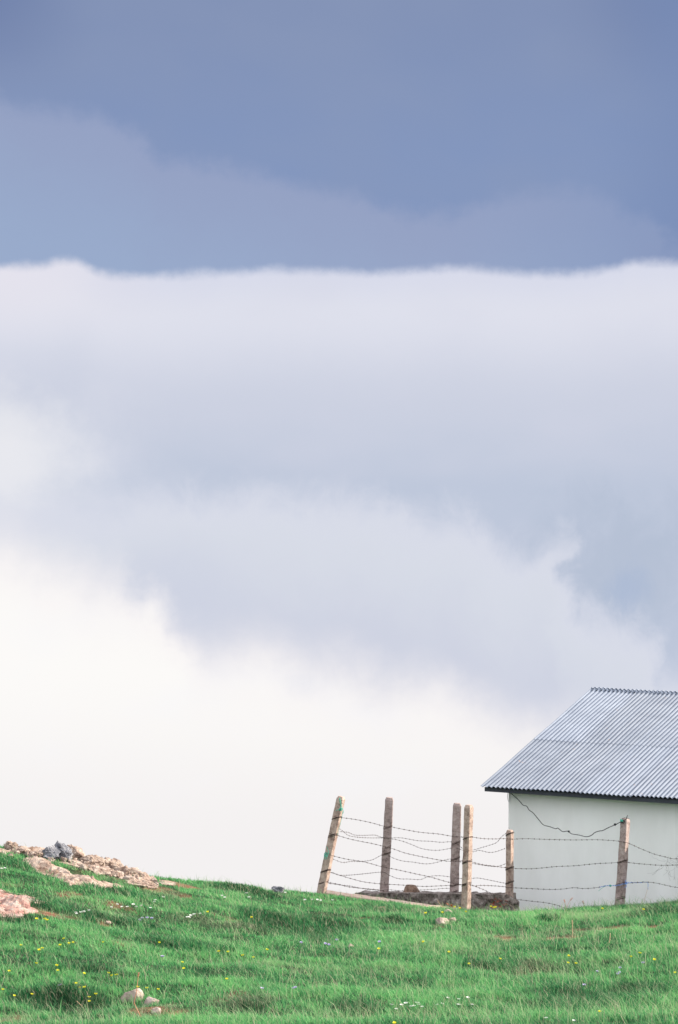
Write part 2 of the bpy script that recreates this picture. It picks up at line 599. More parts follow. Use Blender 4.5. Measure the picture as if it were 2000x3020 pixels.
# ground soil / turf base
M_GROUND, nt, b = new_mat('turf_soil')
tc = nt.nodes.new('ShaderNodeTexCoord')
n1 = nt.nodes.new('ShaderNodeTexNoise')
n1.inputs['Scale'].default_value = 7
n1.inputs['Detail'].default_value = 8
n1.inputs['Roughness'].default_value = 0.7
nt.links.new(tc.outputs['Object'], n1.inputs['Vector'])
rp = nt.nodes.new('ShaderNodeValToRGB')
rp.color_ramp.elements[0].position = 0.35
rp.color_ramp.elements[0].color = (0.012, 0.035, 0.018, 1)
rp.color_ramp.elements[1].position = 0.65
rp.color_ramp.elements[1].color = (0.05, 0.085, 0.038, 1)
nt.links.new(n1.outputs[0], rp.inputs[0])
rp2 = nt.nodes.new('ShaderNodeValToRGB')
rp2.color_ramp.elements[0].position = 0.3
rp2.color_ramp.elements[0].color = (0.12, 0.05, 0.03, 1)
rp2.color_ramp.elements[1].position = 0.7
rp2.color_ramp.elements[1].color = (0.33, 0.17, 0.11, 1)
nt.links.new(n1.outputs[0], rp2.inputs[0])
bp = nt.nodes.new('ShaderNodeBump')
bp.inputs['Strength'].default_value = 0.9
bp.inputs['Distance'].default_value = 0.05
n5 = nt.nodes.new('ShaderNodeTexNoise')
n5.inputs['Scale'].default_value = 26
n5.inputs['Detail'].default_value = 6
n5.inputs['Roughness'].default_value = 0.7
nt.links.new(tc.outputs['Object'], n5.inputs['Vector'])
nt.links.new(n5.outputs[0], bp.inputs['Height'])
nt.links.new(bp.outputs[0], b.inputs['Normal'])
at_ = nt.nodes.new('ShaderNodeAttribute')
at_.attribute_name = 'soil'
mx = nt.nodes.new('ShaderNodeMix')
mx.data_type = 'RGBA'
nt.links.new(at_.outputs['Fac'], mx.inputs[0])
nt.links.new(rp.outputs[0], mx.inputs[6])
nt.links.new(rp2.outputs[0], mx.inputs[7])
nt.links.new(mx.outputs[2], b.inputs['Base Color'])
b.inputs['Roughness'].default_value = 0.95
b.inputs['Specular IOR Level'].default_value = 0.1


def leaf_mat(name, build_color, trans=0.35, rough=0.55):
    m = bpy.data.materials.new(name)
    m.use_nodes = True
    nt = m.node_tree
    b = nt.nodes['Principled BSDF']
    out = nt.nodes['Material Output']
    cs = build_color(nt)
    tr = nt.nodes.new('ShaderNodeBsdfTranslucent')
    ms = nt.nodes.new('ShaderNodeMixShader')
    ms.inputs[0].default_value = trans
    nt.links.new(cs, b.inputs['Base Color'])
    nt.links.new(cs, tr.inputs['Color'])
    b.inputs['Roughness'].default_value = rough
    b.inputs['Specular IOR Level'].default_value = 0.06
    nt.links.new(b.outputs[0], ms.inputs[1])
    nt.links.new(tr.outputs[0], ms.inputs[2])
    nt.links.new(ms.outputs[0], out.inputs[0])
    return m


def grass_color(nt):
    a1 = nt.nodes.new('ShaderNodeAttribute')
    a1.attribute_name = 'tint'
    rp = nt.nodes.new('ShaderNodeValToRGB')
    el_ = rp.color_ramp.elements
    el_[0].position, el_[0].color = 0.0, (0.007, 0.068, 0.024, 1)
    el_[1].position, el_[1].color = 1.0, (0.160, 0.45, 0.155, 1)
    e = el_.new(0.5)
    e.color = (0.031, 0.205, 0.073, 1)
    nt.links.new(a1.outputs['Fac'], rp.inputs[0])
    a2 = nt.nodes.new('ShaderNodeAttribute')
    a2.attribute_name = 'dry'
    mx = nt.nodes.new('ShaderNodeMix')
    mx.data_type = 'RGBA'
    nt.links.new(a2.outputs['Fac'], mx.inputs[0])
    nt.links.new(rp.outputs[0], mx.inputs[6])
    mx.inputs[7].default_value = (0.46, 0.41, 0.30, 1)
    return mx.outputs[2]


def const_color(c):
    def f(nt):
        n = nt.nodes.new('ShaderNodeRGB')
        n.outputs[0].default_value = tuple(c) + (1,)
        return n.outputs[0]
    return f


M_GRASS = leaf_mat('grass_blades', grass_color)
M_STEM = leaf_mat('flower_stem', const_color((0.08, 0.20, 0.07)))
M_YELLOW = leaf_mat('yellow_petal', const_color((0.85, 0.80, 0.06)), 0.25)
M_PURPLE = leaf_mat('lilac_petal', const_color((0.60, 0.55, 0.78)), 0.3)
M_WHITE = leaf_mat('white_petal', const_color((0.80, 0.82, 0.78)), 0.3)
M_REDLEAF = leaf_mat('red_leaf', const_color((0.27, 0.065, 0.04)), 0.3)
M_STRAW = leaf_mat('straw', const_color((0.55, 0.40, 0.26)), 0.2)
M_REDSTALK = leaf_mat('reddish_stalk', const_color((0.62, 0.30, 0.20)), 0.2)
M_TWIG = simple('grey_twig', (0.30, 0.28, 0.29), 0.8)


# ------------------------------------------------------------------ world-space patches of soil, dry turf, and lush turf with hollow shade put into its tint
def patch(px, py, rx, ry, amt=1.0):
    c0 = hit(px, py)
    a = hit(px, py - ry)
    b_ = hit(px, py + ry)
    return (c0.x, c0.y, rx / F * c0.y, max(abs(a.y - b_.y) / 2, 0.05), amt)


SOIL = [patch(*p) for p in [
    (300, 2662, 110, 8), (205, 2645, 50, 9), (100, 2690, 100, 14), (195, 2700, 55, 8), (455, 2625, 110, 9), (520, 2612, 60, 7), (560, 2620, 40, 5, .7),
    (480, 2968, 55, 14), (520, 2985, 50, 12), (410, 2975, 40, 9, .8), (20, 3012, 70, 12), (150, 2520, 180, 18, .8), (300, 2575, 150, 14, .7),
    (1660, 2770, 60, 6), (1490, 2766, 40, 6), (1730, 2748, 60, 9, .8), (1810, 2745, 60, 8), (1910, 2735, 50, 6, .9), (1990, 2722, 30, 5, .7),
    (1300, 2730, 30, 6, .7), (1075, 2712, 22, 5, .9), (1340, 2915, 25, 8, .8), (1090, 2957, 30, 8, .6), (700, 2935, 40, 12, .5), (660, 2790, 60, 6, .4),
    (860, 2705, 60, 6, .6), (640, 2700, 50, 5, .5), (350, 2780, 40, 5, .6), (320, 2722, 18, 5, .8), (40, 2610, 60, 6, .5), (690, 2945, 90, 10, .45),
    (1180, 2930, 60, 6, .4), (1000, 3000, 80, 8, .4)]]
LUSH_SHADE = [patch(*p) for p in [  # longer dark green turf, plus shade of the hollows painted as darker tint
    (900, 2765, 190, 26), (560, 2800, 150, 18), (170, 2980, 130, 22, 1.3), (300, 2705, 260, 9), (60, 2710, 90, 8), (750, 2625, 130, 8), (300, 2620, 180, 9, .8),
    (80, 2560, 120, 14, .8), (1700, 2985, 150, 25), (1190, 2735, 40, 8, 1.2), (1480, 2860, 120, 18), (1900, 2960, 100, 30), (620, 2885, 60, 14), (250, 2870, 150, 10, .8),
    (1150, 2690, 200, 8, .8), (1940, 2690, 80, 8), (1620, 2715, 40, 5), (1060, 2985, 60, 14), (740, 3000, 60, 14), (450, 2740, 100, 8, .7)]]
DRY = [patch(*p) for p in [
    (650, 2725, 140, 12), (1600, 2880, 100, 14, .7), (1750, 2705, 170, 12, .8), (300, 2690, 150, 10, .8), (860, 2850, 160, 14, .6), (450, 2640, 200, 9, .6),
    (1350, 2800, 160, 14, .5), (140, 2760, 160, 8, .4), (1750, 2850, 140, 12, .5), (980, 2700, 100, 7, .7), (720, 2960, 140, 12, .7), (1500, 2770, 300, 12, .5), (1120, 2870, 100, 14, .5)]]


def field(ps, x, y):
    s = np.zeros_like(x)
    wx = x + 0.22 * fnoise(x / 0.35, y / 0.5, 3, 31)
    wy = y + 0.40 * fnoise(x / 0.45 + 9, y / 0.6, 3, 37)
    for cx, cy, rx, ry, a in ps:
        d = ((wx - cx) / rx) ** 2 + ((wy - cy) / ry) ** 2
        s = np.maximum(s, a * np.clip(1.6 - 1.1 * d, 0, 1))
    return s


# ------------------------------------------------------------------ ground sheet
def axis(fine0, fine1, step, lo, hi):
    a = list(np.arange(fine0, fine1 + 1e-6, step))
    s, v = step, fine0
    left = []
    while v > lo:
        s *= 1.25
        v -= s
        left.append(v)
    s, v = step, a[-1]
    right = []
    while v < hi:
        s *= 1.25
        v += s
        right.append(v)
    return np.array(left[::-1] + a + right)


gx = axis(-7.0, 7.0, 0.08, -420, 420)
gy = axis(30.5, 50.0, 0.10, -120, 520)
GX, GY = np.meshgrid(gx, gy)
GZ = ground(GX, GY)
nx_, ny_ = len(gx), len(gy)
co = np.stack([GX.ravel(), GY.ravel(), GZ.ravel()], 1).astype(np.float32)
ii = np.arange(nx_ * ny_).reshape(ny_, nx_)
qd = np.stack([ii[:-1, :-1].ravel(), ii[:-1, 1:].ravel(), ii[1:, 1:].ravel(), ii[1:, :-1].ravel()], 1).astype(np.int32)


def np_mesh(name, co, loops, starts, mat, kind_attr=None):
    me = bpy.data.meshes.new(name)
    me.vertices.add(len(co))
    me.vertices.foreach_set('co', co.astype(np.float32).ravel())
    me.loops.add(len(loops))
    me.loops.foreach_set('vertex_index', loops.astype(np.int32))
    me.polygons.add(len(starts))
    me.polygons.foreach_set('loop_start', starts.astype(np.int32))
    me.polygons.foreach_set('use_smooth', np.ones(len(starts), bool))
    for k, arr in (kind_attr or {}).items():
        at = me.attributes.new(k, 'FLOAT', 'POINT')
        at.data.foreach_set('value', arr.astype(np.float32))
    me.materials.append(mat)
    me.update(calc_edges=True)
    me.validate()
    o = bpy.data.objects.new(name, me)
    col.objects.link(o)
    return o


soilv = np.clip(field(SOIL, GX.ravel(), GY.ravel()) * (0.62 + 1.3 * fnoise(GX.ravel() / .21, GY.ravel() / .26, 3, 77)), 0, 1)
g = np_mesh('ground', co, qd.ravel(), np.arange(0, len(qd) * 4, 4), M_GROUND, {'soil': soilv})
tag(g, 'sloping green hilltop meadow with bare reddish soil patches', 'ground', kind='structure')


# ------------------------------------------------------------------ rocks
def displaced_box(c, ex, ey, ez, n, amp, seed, round_=0.35, freq=3.0):
    """angular stone: a ball cut by random planes, then broken up by noise; ex, ey, ez are half-extent vectors"""
    rs = random.Random(seed * 7 + 1)
    planes = []
    for k in range(int(11 + 16 * round_)):
        d = Vector((rs.gauss(0, 1), rs.gauss(0, 1), rs.gauss(0, 1))).normalized()
        planes.append((d, rs.uniform(0.62, 0.95) if round_ < 0.5 else rs.uniform(0.8, 0.98)))
    size = (ex.length + ey.length + ez.length) / 3
    vs, fs, idx = [], [], {}
    for ax in range(3):
        for sgn in (-1, 1):
            grid = []
            for i in range(n + 1):
                row = []
                for j in range(n + 1):
                    a, b_ = -1 + 2 * i / n, -1 + 2 * j / n
                    p = [0, 0, 0]
                    p[ax] = sgn
                    p[(ax + 1) % 3], p[(ax + 2) % 3] = a, b_
                    key = tuple(round(q, 5) for q in p)
                    if key not in idx:
                        u = Vector(p).normalized()
                        r = 1.15
                        for (d, h) in planes:
                            k = u.dot(d)
                            if k > 0.05:
                                r = min(r, h / k)
                        q = u * r
                        w = Vector((ex * q.x + ey * q.y + ez * q.z)) * (freq / max(size, 0.03)) * 0.5 + Vector((seed * 3.1, seed * 1.7, seed * 0.9))
                        k = 1 + amp * (mnoise.fractal(w, 0.62, 2.1, 6) * 0.30 - 1.1 * max(0, 0.16 - abs(mnoise.noise(Vector((w.x * .7, w.y * .7, w.z * 2.2))))))
                        idx[key] = len(vs)
                        vs.append(c + (ex * q.x + ey * q.y + ez * q.z) * (k * 1.14))
                    row.append(idx[key])
                grid.append(row)
            for i in range(n):
                for j in range(n):
                    f = (grid[i][j], grid[i + 1][j], grid[i + 1][j + 1], grid[i][j + 1])
                    fs.append(f if sgn > 0 else f[::-1])
    return vs, fs


def rock(name, px0, py0, px1, py1, mat, label, cat, seed, group=None, Y=None, depth=1.0, amp=0.6, tilt=0.0, sink=0.45, n=24, yaw=None, round_=0.35, smooth=False):
    """a stone filling the photo box (px0..px1, py0..py1), sunk into the ground it lies on"""
    cx = (px0 + px1) / 2
    base = hit(cx, py1 - 2) if Y is None else at(cx, py1, Y)
    if group == OUT and cat == 'rock':
        py0 = py1 - (py1 - py0) * 0.80
    w = (px1 - px0) / F * base.y
    h = (py1 - py0) / F * base.y
    hz = h * (1 + sink) / 2
    ce = Vector((base.x, base.y + w * depth * 0.3, base.z + h - hz))
    a = yaw if yaw is not None else random.uniform(-0.4, 0.4)
    ca, sa = math.cos(tilt), math.sin(tilt)
    ex = Vector((math.cos(a) * ca, math.sin(a) * ca, -sa)) * w * 0.5
    ey = Vector((-math.sin(a), math.cos(a), 0)) * w * 0.5 * depth
    ez = Vector((math.cos(a) * sa, math.sin(a) * sa, ca)) * hz
    vs, fs = displaced_box(ce, ex, ey, ez, n, amp, seed, round_)
    o = mesh_obj(name, vs, fs, mat, None, smooth)
    tag(o, label, cat, group)
    return o


OUT = 'rocks of the outcrop on the hill crest'
G1 = M_ROCK
rock('rock', 8, 2476, 50, 2512, G1, 'knobbly pink rock at the far left edge of the hill crest', 'rock', 1, OUT, depth=1.0)
rock('rock', 26, 2493, 96, 2520, G1, 'low pale pink rock between the leftmost knob and the dark boulder', 'rock', 2, OUT, depth=0.8, tilt=0.1)
rock('rock', 90, 2505, 128, 2534, M_ROCK, 'small pale rock touching the left foot of the dark grey boulder', 'rock', 3, OUT)
rock('boulder', 114, 2502, 176, 2537, M_GREYROCK, 'lower dark grey boulder with a pale vein on the hill crest', 'boulder', 4, OUT, depth=1.0, amp=.5)
rock('boulder', 148, 2490, 212, 2539, M_GREYROCK, 'peaked dark grey boulder, the highest stone of the outcrop', 'boulder', 5, OUT, depth=0.9, amp=.5, tilt=0.2)
rock('rock', 182, 2498, 256, 2540, G1, 'large sunlit pink rock leaning on the right side of the dark boulder', 'rock', 6, OUT, depth=0.9, tilt=0.33, yaw=.2)
rock('rock', 232, 2521, 304, 2557, G1, 'broad pink rock with a dark hollow under it, right of the dark boulders', 'rock', 7, OUT, tilt=0.3, depth=0.8)
rock('rock', 280, 2529, 314, 2556, M_GREYROCK, 'small grey stone in a dark hollow under the pink ledge', 'rock', 8, OUT)
rock('rock', 300, 2537, 366, 2568, G1, 'long pink ledge rock halfway down the outcrop ridge', 'rock', 9, OUT, tilt=0.3)
rock('rock', 352, 2558, 404, 2586, G1, 'blocky pink rock on the lower half of the outcrop ridge', 'rock', 10, OUT, tilt=0.25)
rock('rock', 360, 2580, 392, 2602, M_STONE, 'rounded stone with a grey lichen side in front of the ledge', 'rock', 11, OUT)
rock('rock', 396, 2573, 436, 2596, G1, 'flat pink rock near the lower end of the outcrop', 'rock', 12, OUT, tilt=0.25)
rock('rock', 434, 2585, 458, 2600, G1, 'last small pale rock on the skyline where the outcrop meets grass', 'rock', 13, OUT)
rock('rock', 366, 2596, 422, 2617, M_ROCK, 'flat pink rock in front of the lower outcrop by the grass edge', 'rock', 14, OUT, depth=.9, tilt=.1)
rock('rock', 416, 2600, 460, 2620, M_ROCK, 'pale wedge rock in front of the outcrop end', 'rock', 15, OUT, tilt=.2)
rock('rock', 466, 2602, 520, 2612, M_ROCK, 'thin reddish flake of rock trailing off right of the outcrop', 'rock', 16, OUT, tilt=.1)
rock('rock', 196, 2538, 240, 2556, M_ROCK, 'low pink rock in the turf beneath the large sunlit rock', 'rock', 17, OUT, tilt=.2)
rock('rock', 236, 2548, 262, 2568, M_ROCK, 'small upright pink stone below the broad hollow rock', 'rock', 18, OUT)
rock('rock', 70, 2533, 140, 2550, M_SLAB, 'flat pale rock at the upper end of the bare slab', 'rock', 19, OUT, tilt=.15, depth=1.2)
rock('rock', 262, 2556, 330, 2580, M_ROCK, 'pale stepped rock below the long pink ledge', 'rock', 27, OUT, tilt=.25)
rock('rock', 318, 2566, 358, 2590, M_ROCK, 'pink cracked rock between the ledge and the rounded lichen stone', 'rock', 28, OUT, tilt=.2)

rock('rock', 800, 2617, 838, 2636, M_GREYROCK, 'grey brown rock alone on the grassy skyline left of the leaning post', 'rock', 20, None, tilt=.1)
rock('stone', 353, 2922, 414, 2958, M_STONE, 'larger pinkish stone half sunk in grass at lower left', 'stone', 21, None, amp=.3, tilt=.42, round_=.45, smooth=True, sink=.9, depth=.7, yaw=.2)
rock('stone', 426, 2943, 466, 2968, M_STONE, 'smaller rounded stone beside the red soil at lower left', 'stone', 22, None, amp=.3, tilt=.45, round_=.45, smooth=True, sink=.9, depth=.7, yaw=.1)
rock('stone', 446, 2978, 474, 2993, M_STONE, 'flat pale stone sunk in grass below the two rounded stones', 'stone', 23, None, amp=.3, round_=.5)
rock('stone', 1286, 2710, 1320, 2729, M_STONE, 'pinkish stone lying in grass below the tall post by the wall', 'stone', 24, None, amp=.35)
rock('stone', 1322, 2710, 1346, 2722, M_STONE, 'small pale stone just right of the pinkish stone in the grass', 'stone', 25, None, amp=.3)
rock('stone', 1308, 2688, 1336, 2700, M_STONE, 'flat whitish stone among yellow flowers near the low wall', 'stone', 26, None, amp=.3)
rock('stone', 1108, 2676, 1140, 2688, M_BROWNSTONE, 'flat brown stone in the grass in front of the kerb', 'stone', 31, None, amp=.3)
rock('stone', 312, 2717, 328, 2728, M_ROCK, 'small pointed pink stone in the grass below the outcrop', 'stone', 33, None, amp=.3)
rock('stone', 1024, 2789, 1046, 2801, M_STONE, 'small pale stone in the middle of the meadow', 'stone', 34, None, amp=.3)


rs_ = random.Random(77)
first = None
for k in range(46):
    px = rs_.uniform(2, 462) if k > 12 else rs_.uniform(250, 462)
    top_ = float(np.interp(px, [0, 130, 250, 380, 460], [2512, 2524, 2545, 2580, 2601]))
    w_ = rs_.uniform(8, 22)
    py = top_ + rs_.uniform(0, 16)
    rock('rock', px - w_ / 2, py - w_ * .45, px + w_ / 2, py + w_ * .25, rs_.choice([M_ROCK, M_ROCK, M_SLAB, M_STONE]), 'small broken pink stone lying among the outcrop rocks', 'rock', 200 + k, 'small broken stones of the outcrop', n=8, tilt=rs_.uniform(0, .4), sink=.3)


def slab(name, poly, h, mat, label, seed, res=0.03):
    """bare rock showing through the turf: a thick plate with stepped, broken top"""
    w = [hit(*p) for p in poly]
    xs = [p.x for p in w]
    ys = [p.y for p in w]
    X, Yg = np.meshgrid(np.arange(min(xs) - .1, max(xs) + .1, res), np.arange(min(ys) - .1, max(ys) + .1, res))
    inside = np.zeros(X.shape, bool)
    dist = np.full(X.shape, 9.0)
    jx = X + 0.10 * fnoise(X / .25, Yg / .25, 3, seed)
    jy = Yg + 0.22 * fnoise(X / .3 + 5, Yg / .35, 3, seed + 3)
    n = len(w)
    for i in range(n):
        x1, y1, x2, y2 = xs[i], ys[i], xs[(i + 1) % n], ys[(i + 1) % n]
        cond = (y1 > jy) != (y2 > jy)
        with np.errstate(divide='ignore', invalid='ignore'):
            xi = (x2 - x1) * (jy - y1) / (y2 - y1 if y2 != y1 else 1e-9) + x1
        inside ^= cond & (jx < xi)
        tx, ty = x2 - x1, y2 - y1
        tt = np.clip(((jx - x1) * tx + (jy - y1) * ty) / (tx * tx + ty * ty + 1e-9), 0, 1)
        dist = np.minimum(dist, np.hypot(jx - x1 - tt * tx, jy - y1 - tt * ty))
    e = np.clip(dist / 0.22, 0, 1)
    st = fnoise(X / .7 + seed, Yg / .5, 3, seed + 7)
    st = np.floor(st * 5) / 5 * .6 + st * .4
    top = ground(X, Yg) + np.where(inside, h * (0.15 + 0.85 * e) + e * (0.16 * st + 0.07 * fnoise(X / .12, Yg / .12, 2, seed + 11)), -0.08)
    crack = np.maximum(0, .10 - np.abs(fnoise(X / .42, Yg / .22, 3, seed + 17))) * .55 + np.maximum(0, .07 - np.abs(fnoise(X / .15, Yg / .12, 2, seed + 19))) * .35
    top = top - np.where(inside, e * crack, 0)
    ny, nx = X.shape
    id_ = np.arange(nx * ny).reshape(ny, nx)
    keep = inside | np.roll(inside, 1, 0) | np.roll(inside, -1, 0) | np.roll(inside, 1, 1) | np.roll(inside, -1, 1)
    fk = keep[:-1, :-1] & keep[:-1, 1:] & keep[1:, 1:] & keep[1:, :-1]
    q = np.stack([id_[:-1, :-1][fk], id_[:-1, 1:][fk], id_[1:, 1:][fk], id_[1:, :-1][fk]], 1)
    used = np.unique(q)
    remap = -np.ones(nx * ny, int)
    remap[used] = np.arange(len(used))
    cs = np.stack([X.ravel(), Yg.ravel(), top.ravel()], 1)[used]
    q = remap[q]
    o = mesh_obj(name, cs, [tuple(int(a) for a in f) for f in q], mat, None, False)
    tag(o, label, 'rock slab')
    return w


SLAB_POLYS = [
    slab('rock_ledge', [(-60, 2506), (10, 2508), (95, 2510), (130, 2518), (200, 2527), (262, 2540), (312, 2556), (360, 2570), (430, 2588), (468, 2602), (452, 2614), (400, 2614), (372, 2602), (345, 2586), (300, 2566), (250, 2552), (195, 2538), (120, 2530), (40, 2522), (-60, 2516)],
         0.07, M_SLAB, 'broken pink rock ledge along the hill crest under the loose rocks', 21),
    slab('rock_slab', [(56, 2533), (85, 2526), (128, 2545), (210, 2578), (287, 2598), (345, 2606), (372, 2615), (320, 2621), (210, 2611), (160, 2592), (115, 2571), (85, 2550)],
         0.05, M_SLAB, 'long bare pinkish rock slab slanting below the dark boulder', 3),
    slab('rock_slab', [(-260, 2640), (-80, 2618), (0, 2624), (40, 2634), (78, 2642), (105, 2656), (165, 2668), (98, 2668), (92, 2682), (112, 2692), (60, 2702), (-60, 2712), (-220, 2700)],
         0.03, M_REDROCK, 'reddish bare rock slab at the left edge below the outcrop', 8),
    slab('rock_slab', [(170, 2543), (195, 2542), (240, 2552), (300, 2572), (330, 2584), (300, 2582), (240, 2566), (195, 2553)],
         0.05, M_SLAB, 'narrow pale rock strip in the turf between outcrop and long slab', 13),
]

# ------------------------------------------------------------------ hut
A = R(27)
e_ = Vector((math.cos(A), -math.sin(A), 0))
o_ = Vector((-math.sin(A), -math.cos(A), 0))     # outward normal of the long front wall
UP = Vector((0, 0, 1))
corner = at(1502, 2690, 48.2)
g_over, f_over = 0.285, 0.30
LEN = 7.0
ev = corner - e_ * g_over + o_ * f_over
ev = at(1421, 2318, ev.y)
ov = (ev - corner)
# slide the wall so that its corner stays on the photo's corner while the eave overhang is real
rp_run = 4.0
for _ in range(20):
    rise = 1.0
    p = ev - o_ * rp_run
    tgt = at(1746, 2033, p.y)
    rp_run += (tgt.x - p.x) / (math.sin(A) - 0.0746 * math.cos(A))
p = ev - o_ * rp_run
RISE = at(1746, 2033, p.y).z - ev.z
RUN = rp_run
SL = math.hypot(RUN, RISE)
slope = (-o_ * RUN + UP * RISE) / SL       # up the front roof plane
rn = e_.cross(slope).normalized()          # its normal
if rn.z < 0:
    rn = -rn
RL = LEN + 2 * g_over

hut = empty('hut', Vector((corner.x, corner.y, gz(corner.x, corner.y))))
tag(hut, 'low pale grey plastered hut under a corrugated metal gable roof', 'hut')
# walls: one closed gabled shell
wl = ev + e_ * g_over - o_ * f_over
wl.z = 0
ztop = ev.z + RISE * f_over / RUN - 0.13
zbot = gz(corner.x, corner.y) - 1.6
DEP = 2 * (RUN - f_over)
zr = ev.z + RISE - 0.13
pf = [(0, zbot), (0, ztop), (DEP / 2, zr), (DEP, ztop), (DEP, zbot)]
vs = []
for s in (0, LEN):
    for d, z in pf:
        q = wl + e_ * s - o_ * d
        vs.append(Vector((q.x, q.y, z)))
fs = [(0, 1, 2, 3, 4), (9, 8, 7, 6, 5)] + [(i, i + 5, i + 6, i + 1) for i in range(4)] + [(4, 9, 5, 0)]
mesh_obj('wall', vs, fs, M_WALL, hut, False)

# roof: timber deck under the sheets carries fascia, sheets and ridge cap
mb = MB()
ins = 0.05
for sgn in (1, -1):
    if sgn == 1:
        o0, up_ = ev, slope
        nn = rn
    else:
        o0 = ev - o_ * (2 * RUN)
        up_ = (o_ * RUN + UP * RISE) / SL
        nn = Vector((o_.x * -1 * RISE / SL, o_.y * -1 * RISE / SL, RUN / SL))
    mb.box(o0 + e_ * ins + up_ * ins - nn * 0.082, e_ * (RL - 2 * ins), up_ * (SL - ins - (0.0 if sgn == 1 else 0.02)), nn * 0.05)
roof = mb.build('roof', M_DARKWOOD, hut, False)
mb = MB()
mb.box(ev + e_ * 0.03 + slope * 0.03 - rn * 0.018 - UP * 0.07, e_ * (RL - 0.06), -o_ * 0.025, UP * 0.06)
mb.build('fascia', M_DARKWOOD, roof, False)

PITCH = 0.0685
AMP = 0.0125


def sheet_verts(s0, ncor, t0, t1, lift, seed, o0, up_, nn, ny=10, overhang=0.0):
    m = 8
    nxs = ncor * m
    rs = random.Random(seed)
    tw = [rs.uniform(-0.002, 0.002) for _ in range(4)]
    V, Fc = [], []
    ts = [0.0, 0.002] + [j / (ny - 2) for j in range(1, ny - 2)] + [0.998, 1.0]
    for j in range(ny + 1):
        t = t0 + (t1 - t0) * ts[j]
        for i in range(nxs + 1):
            s = s0 + i / m * PITCH
            ph = 2 * math.pi * i / m + 1.1 * mnoise.noise(Vector((s * 2.2 + seed, t * 0.9, 0.3)))
            a = AMP * (1 + 0.35 * mnoise.noise(Vector((s * 5 + 9.1, t * 0.4, seed * .13))))
            hgt = a * (2 * (0.5 + 0.5 * math.cos(ph)) ** 0.62 - 1) + lift + tw[0] * i / nxs + tw[1] * ts[j] + 0.010 * mnoise.noise(Vector((s * 1.1, t * 0.8, 2.2)))
            q = o0 + e_ * s + up_ * t + nn * (hgt + 0.006)
            V.append(q)
    w = nxs + 1
    for j in range(ny):
        for i in range(nxs):
            Fc.append((j * w + i, j * w + i + 1, (j + 1) * w + i + 1, (j + 1) * w + i))
    return V, Fc


def add_sheet(V, Fc, name='corrugated_sheet'):
    o = mesh_obj(name, V, Fc, M_ROOF, roof, True)
    sm = o.modifiers.new('thickness', 'SOLIDIFY')
    sm.thickness = 0.002
    sm.offset = 0
    return o


LAP = 0.455
NC = 11
nsheets = int(RL / (NC * PITCH)) + 1
for k in range(nsheets):
    s0 = k * NC * PITCH
    rs = random.Random(100 + k)
    j = rs.uniform(-0.012, 0.012)
    nc = NC + 1 if s0 + (NC + 1) * PITCH < RL + 0.1 else NC
    V, Fc = sheet_verts(s0, nc, -0.03 + j, LAP * SL + 0.1, 0.004 * (k % 2), 10 + k, ev, slope, rn)
    add_sheet(V, Fc)
    V, Fc = sheet_verts(s0, nc, LAP * SL + rs.uniform(-0.012, 0.012), SL - 0.03, 0.003 + 0.004 * (k % 2), 10 + k, ev, slope, rn)
    add_sheet(V, Fc)
    o0 = ev - o_ * (2 * RUN)
    up_ = (o_ * RUN + UP * RISE) / SL
    nn = Vector((-o_.x * RISE / SL, -o_.y * RISE / SL, RUN / SL))
    V, Fc = sheet_verts(s0, nc, -0.03, SL + 0.035, 0.012, 70 + k, o0, up_, nn, 6)
    add_sheet(V, [f[::-1] for f in Fc])
# corrugated ridge cap, one length per two sheets
ridge = ev - o_ * RUN + UP * RISE
for k in range(0, nsheets, 2):
    s0 = k * NC * PITCH
    ncor = min(2 * NC, int((RL - s0) / PITCH) + 1)
    V, Fc = [], []
    m = 8
    prof = [(-0.085, -0.002), (-0.04, 0.002), (0.0, 0.012), (0.10, -0.002), (0.2, -0.02)]
    for (d, lz) in prof:
        for i in range(ncor * m + 1):
            s = s0 + i / m * PITCH
            zz = -abs(d) * RISE / RUN + lz + 0.019 + 0.011 * math.cos(2 * math.pi * i / m + 0.8) + 0.008 * mnoise.noise(Vector((s * 3, k, 0)))
            V.append(ridge + e_ * s - o_ * d + UP * zz)
    w = ncor * m + 1
    for j in range(len(prof) - 1):
        for i in range(w - 1):
            Fc.append((j * w + i, j * w + i + 1, (j + 1) * w + i + 1, (j + 1) * w + i))
    add_sheet(V, Fc, 'ridge_cap')
# white loop of cord hanging at the wall's corner
z2 = lambda x, y: (1400 + x * .2041, 2230 + y * .2041)
cy_ = ev.y + 0.1
mb = MB()
mb.tube([at(*z2(x, y), cy_) for x, y in [(492, 500), (482, 530), (475, 570), (478, 615), (488, 650), (498, 668), (506, 650), (508, 610), (505, 560), (500, 515)]], 0.004, 5)
mb.build('hanging_cord', M_WHITECORD, hut)


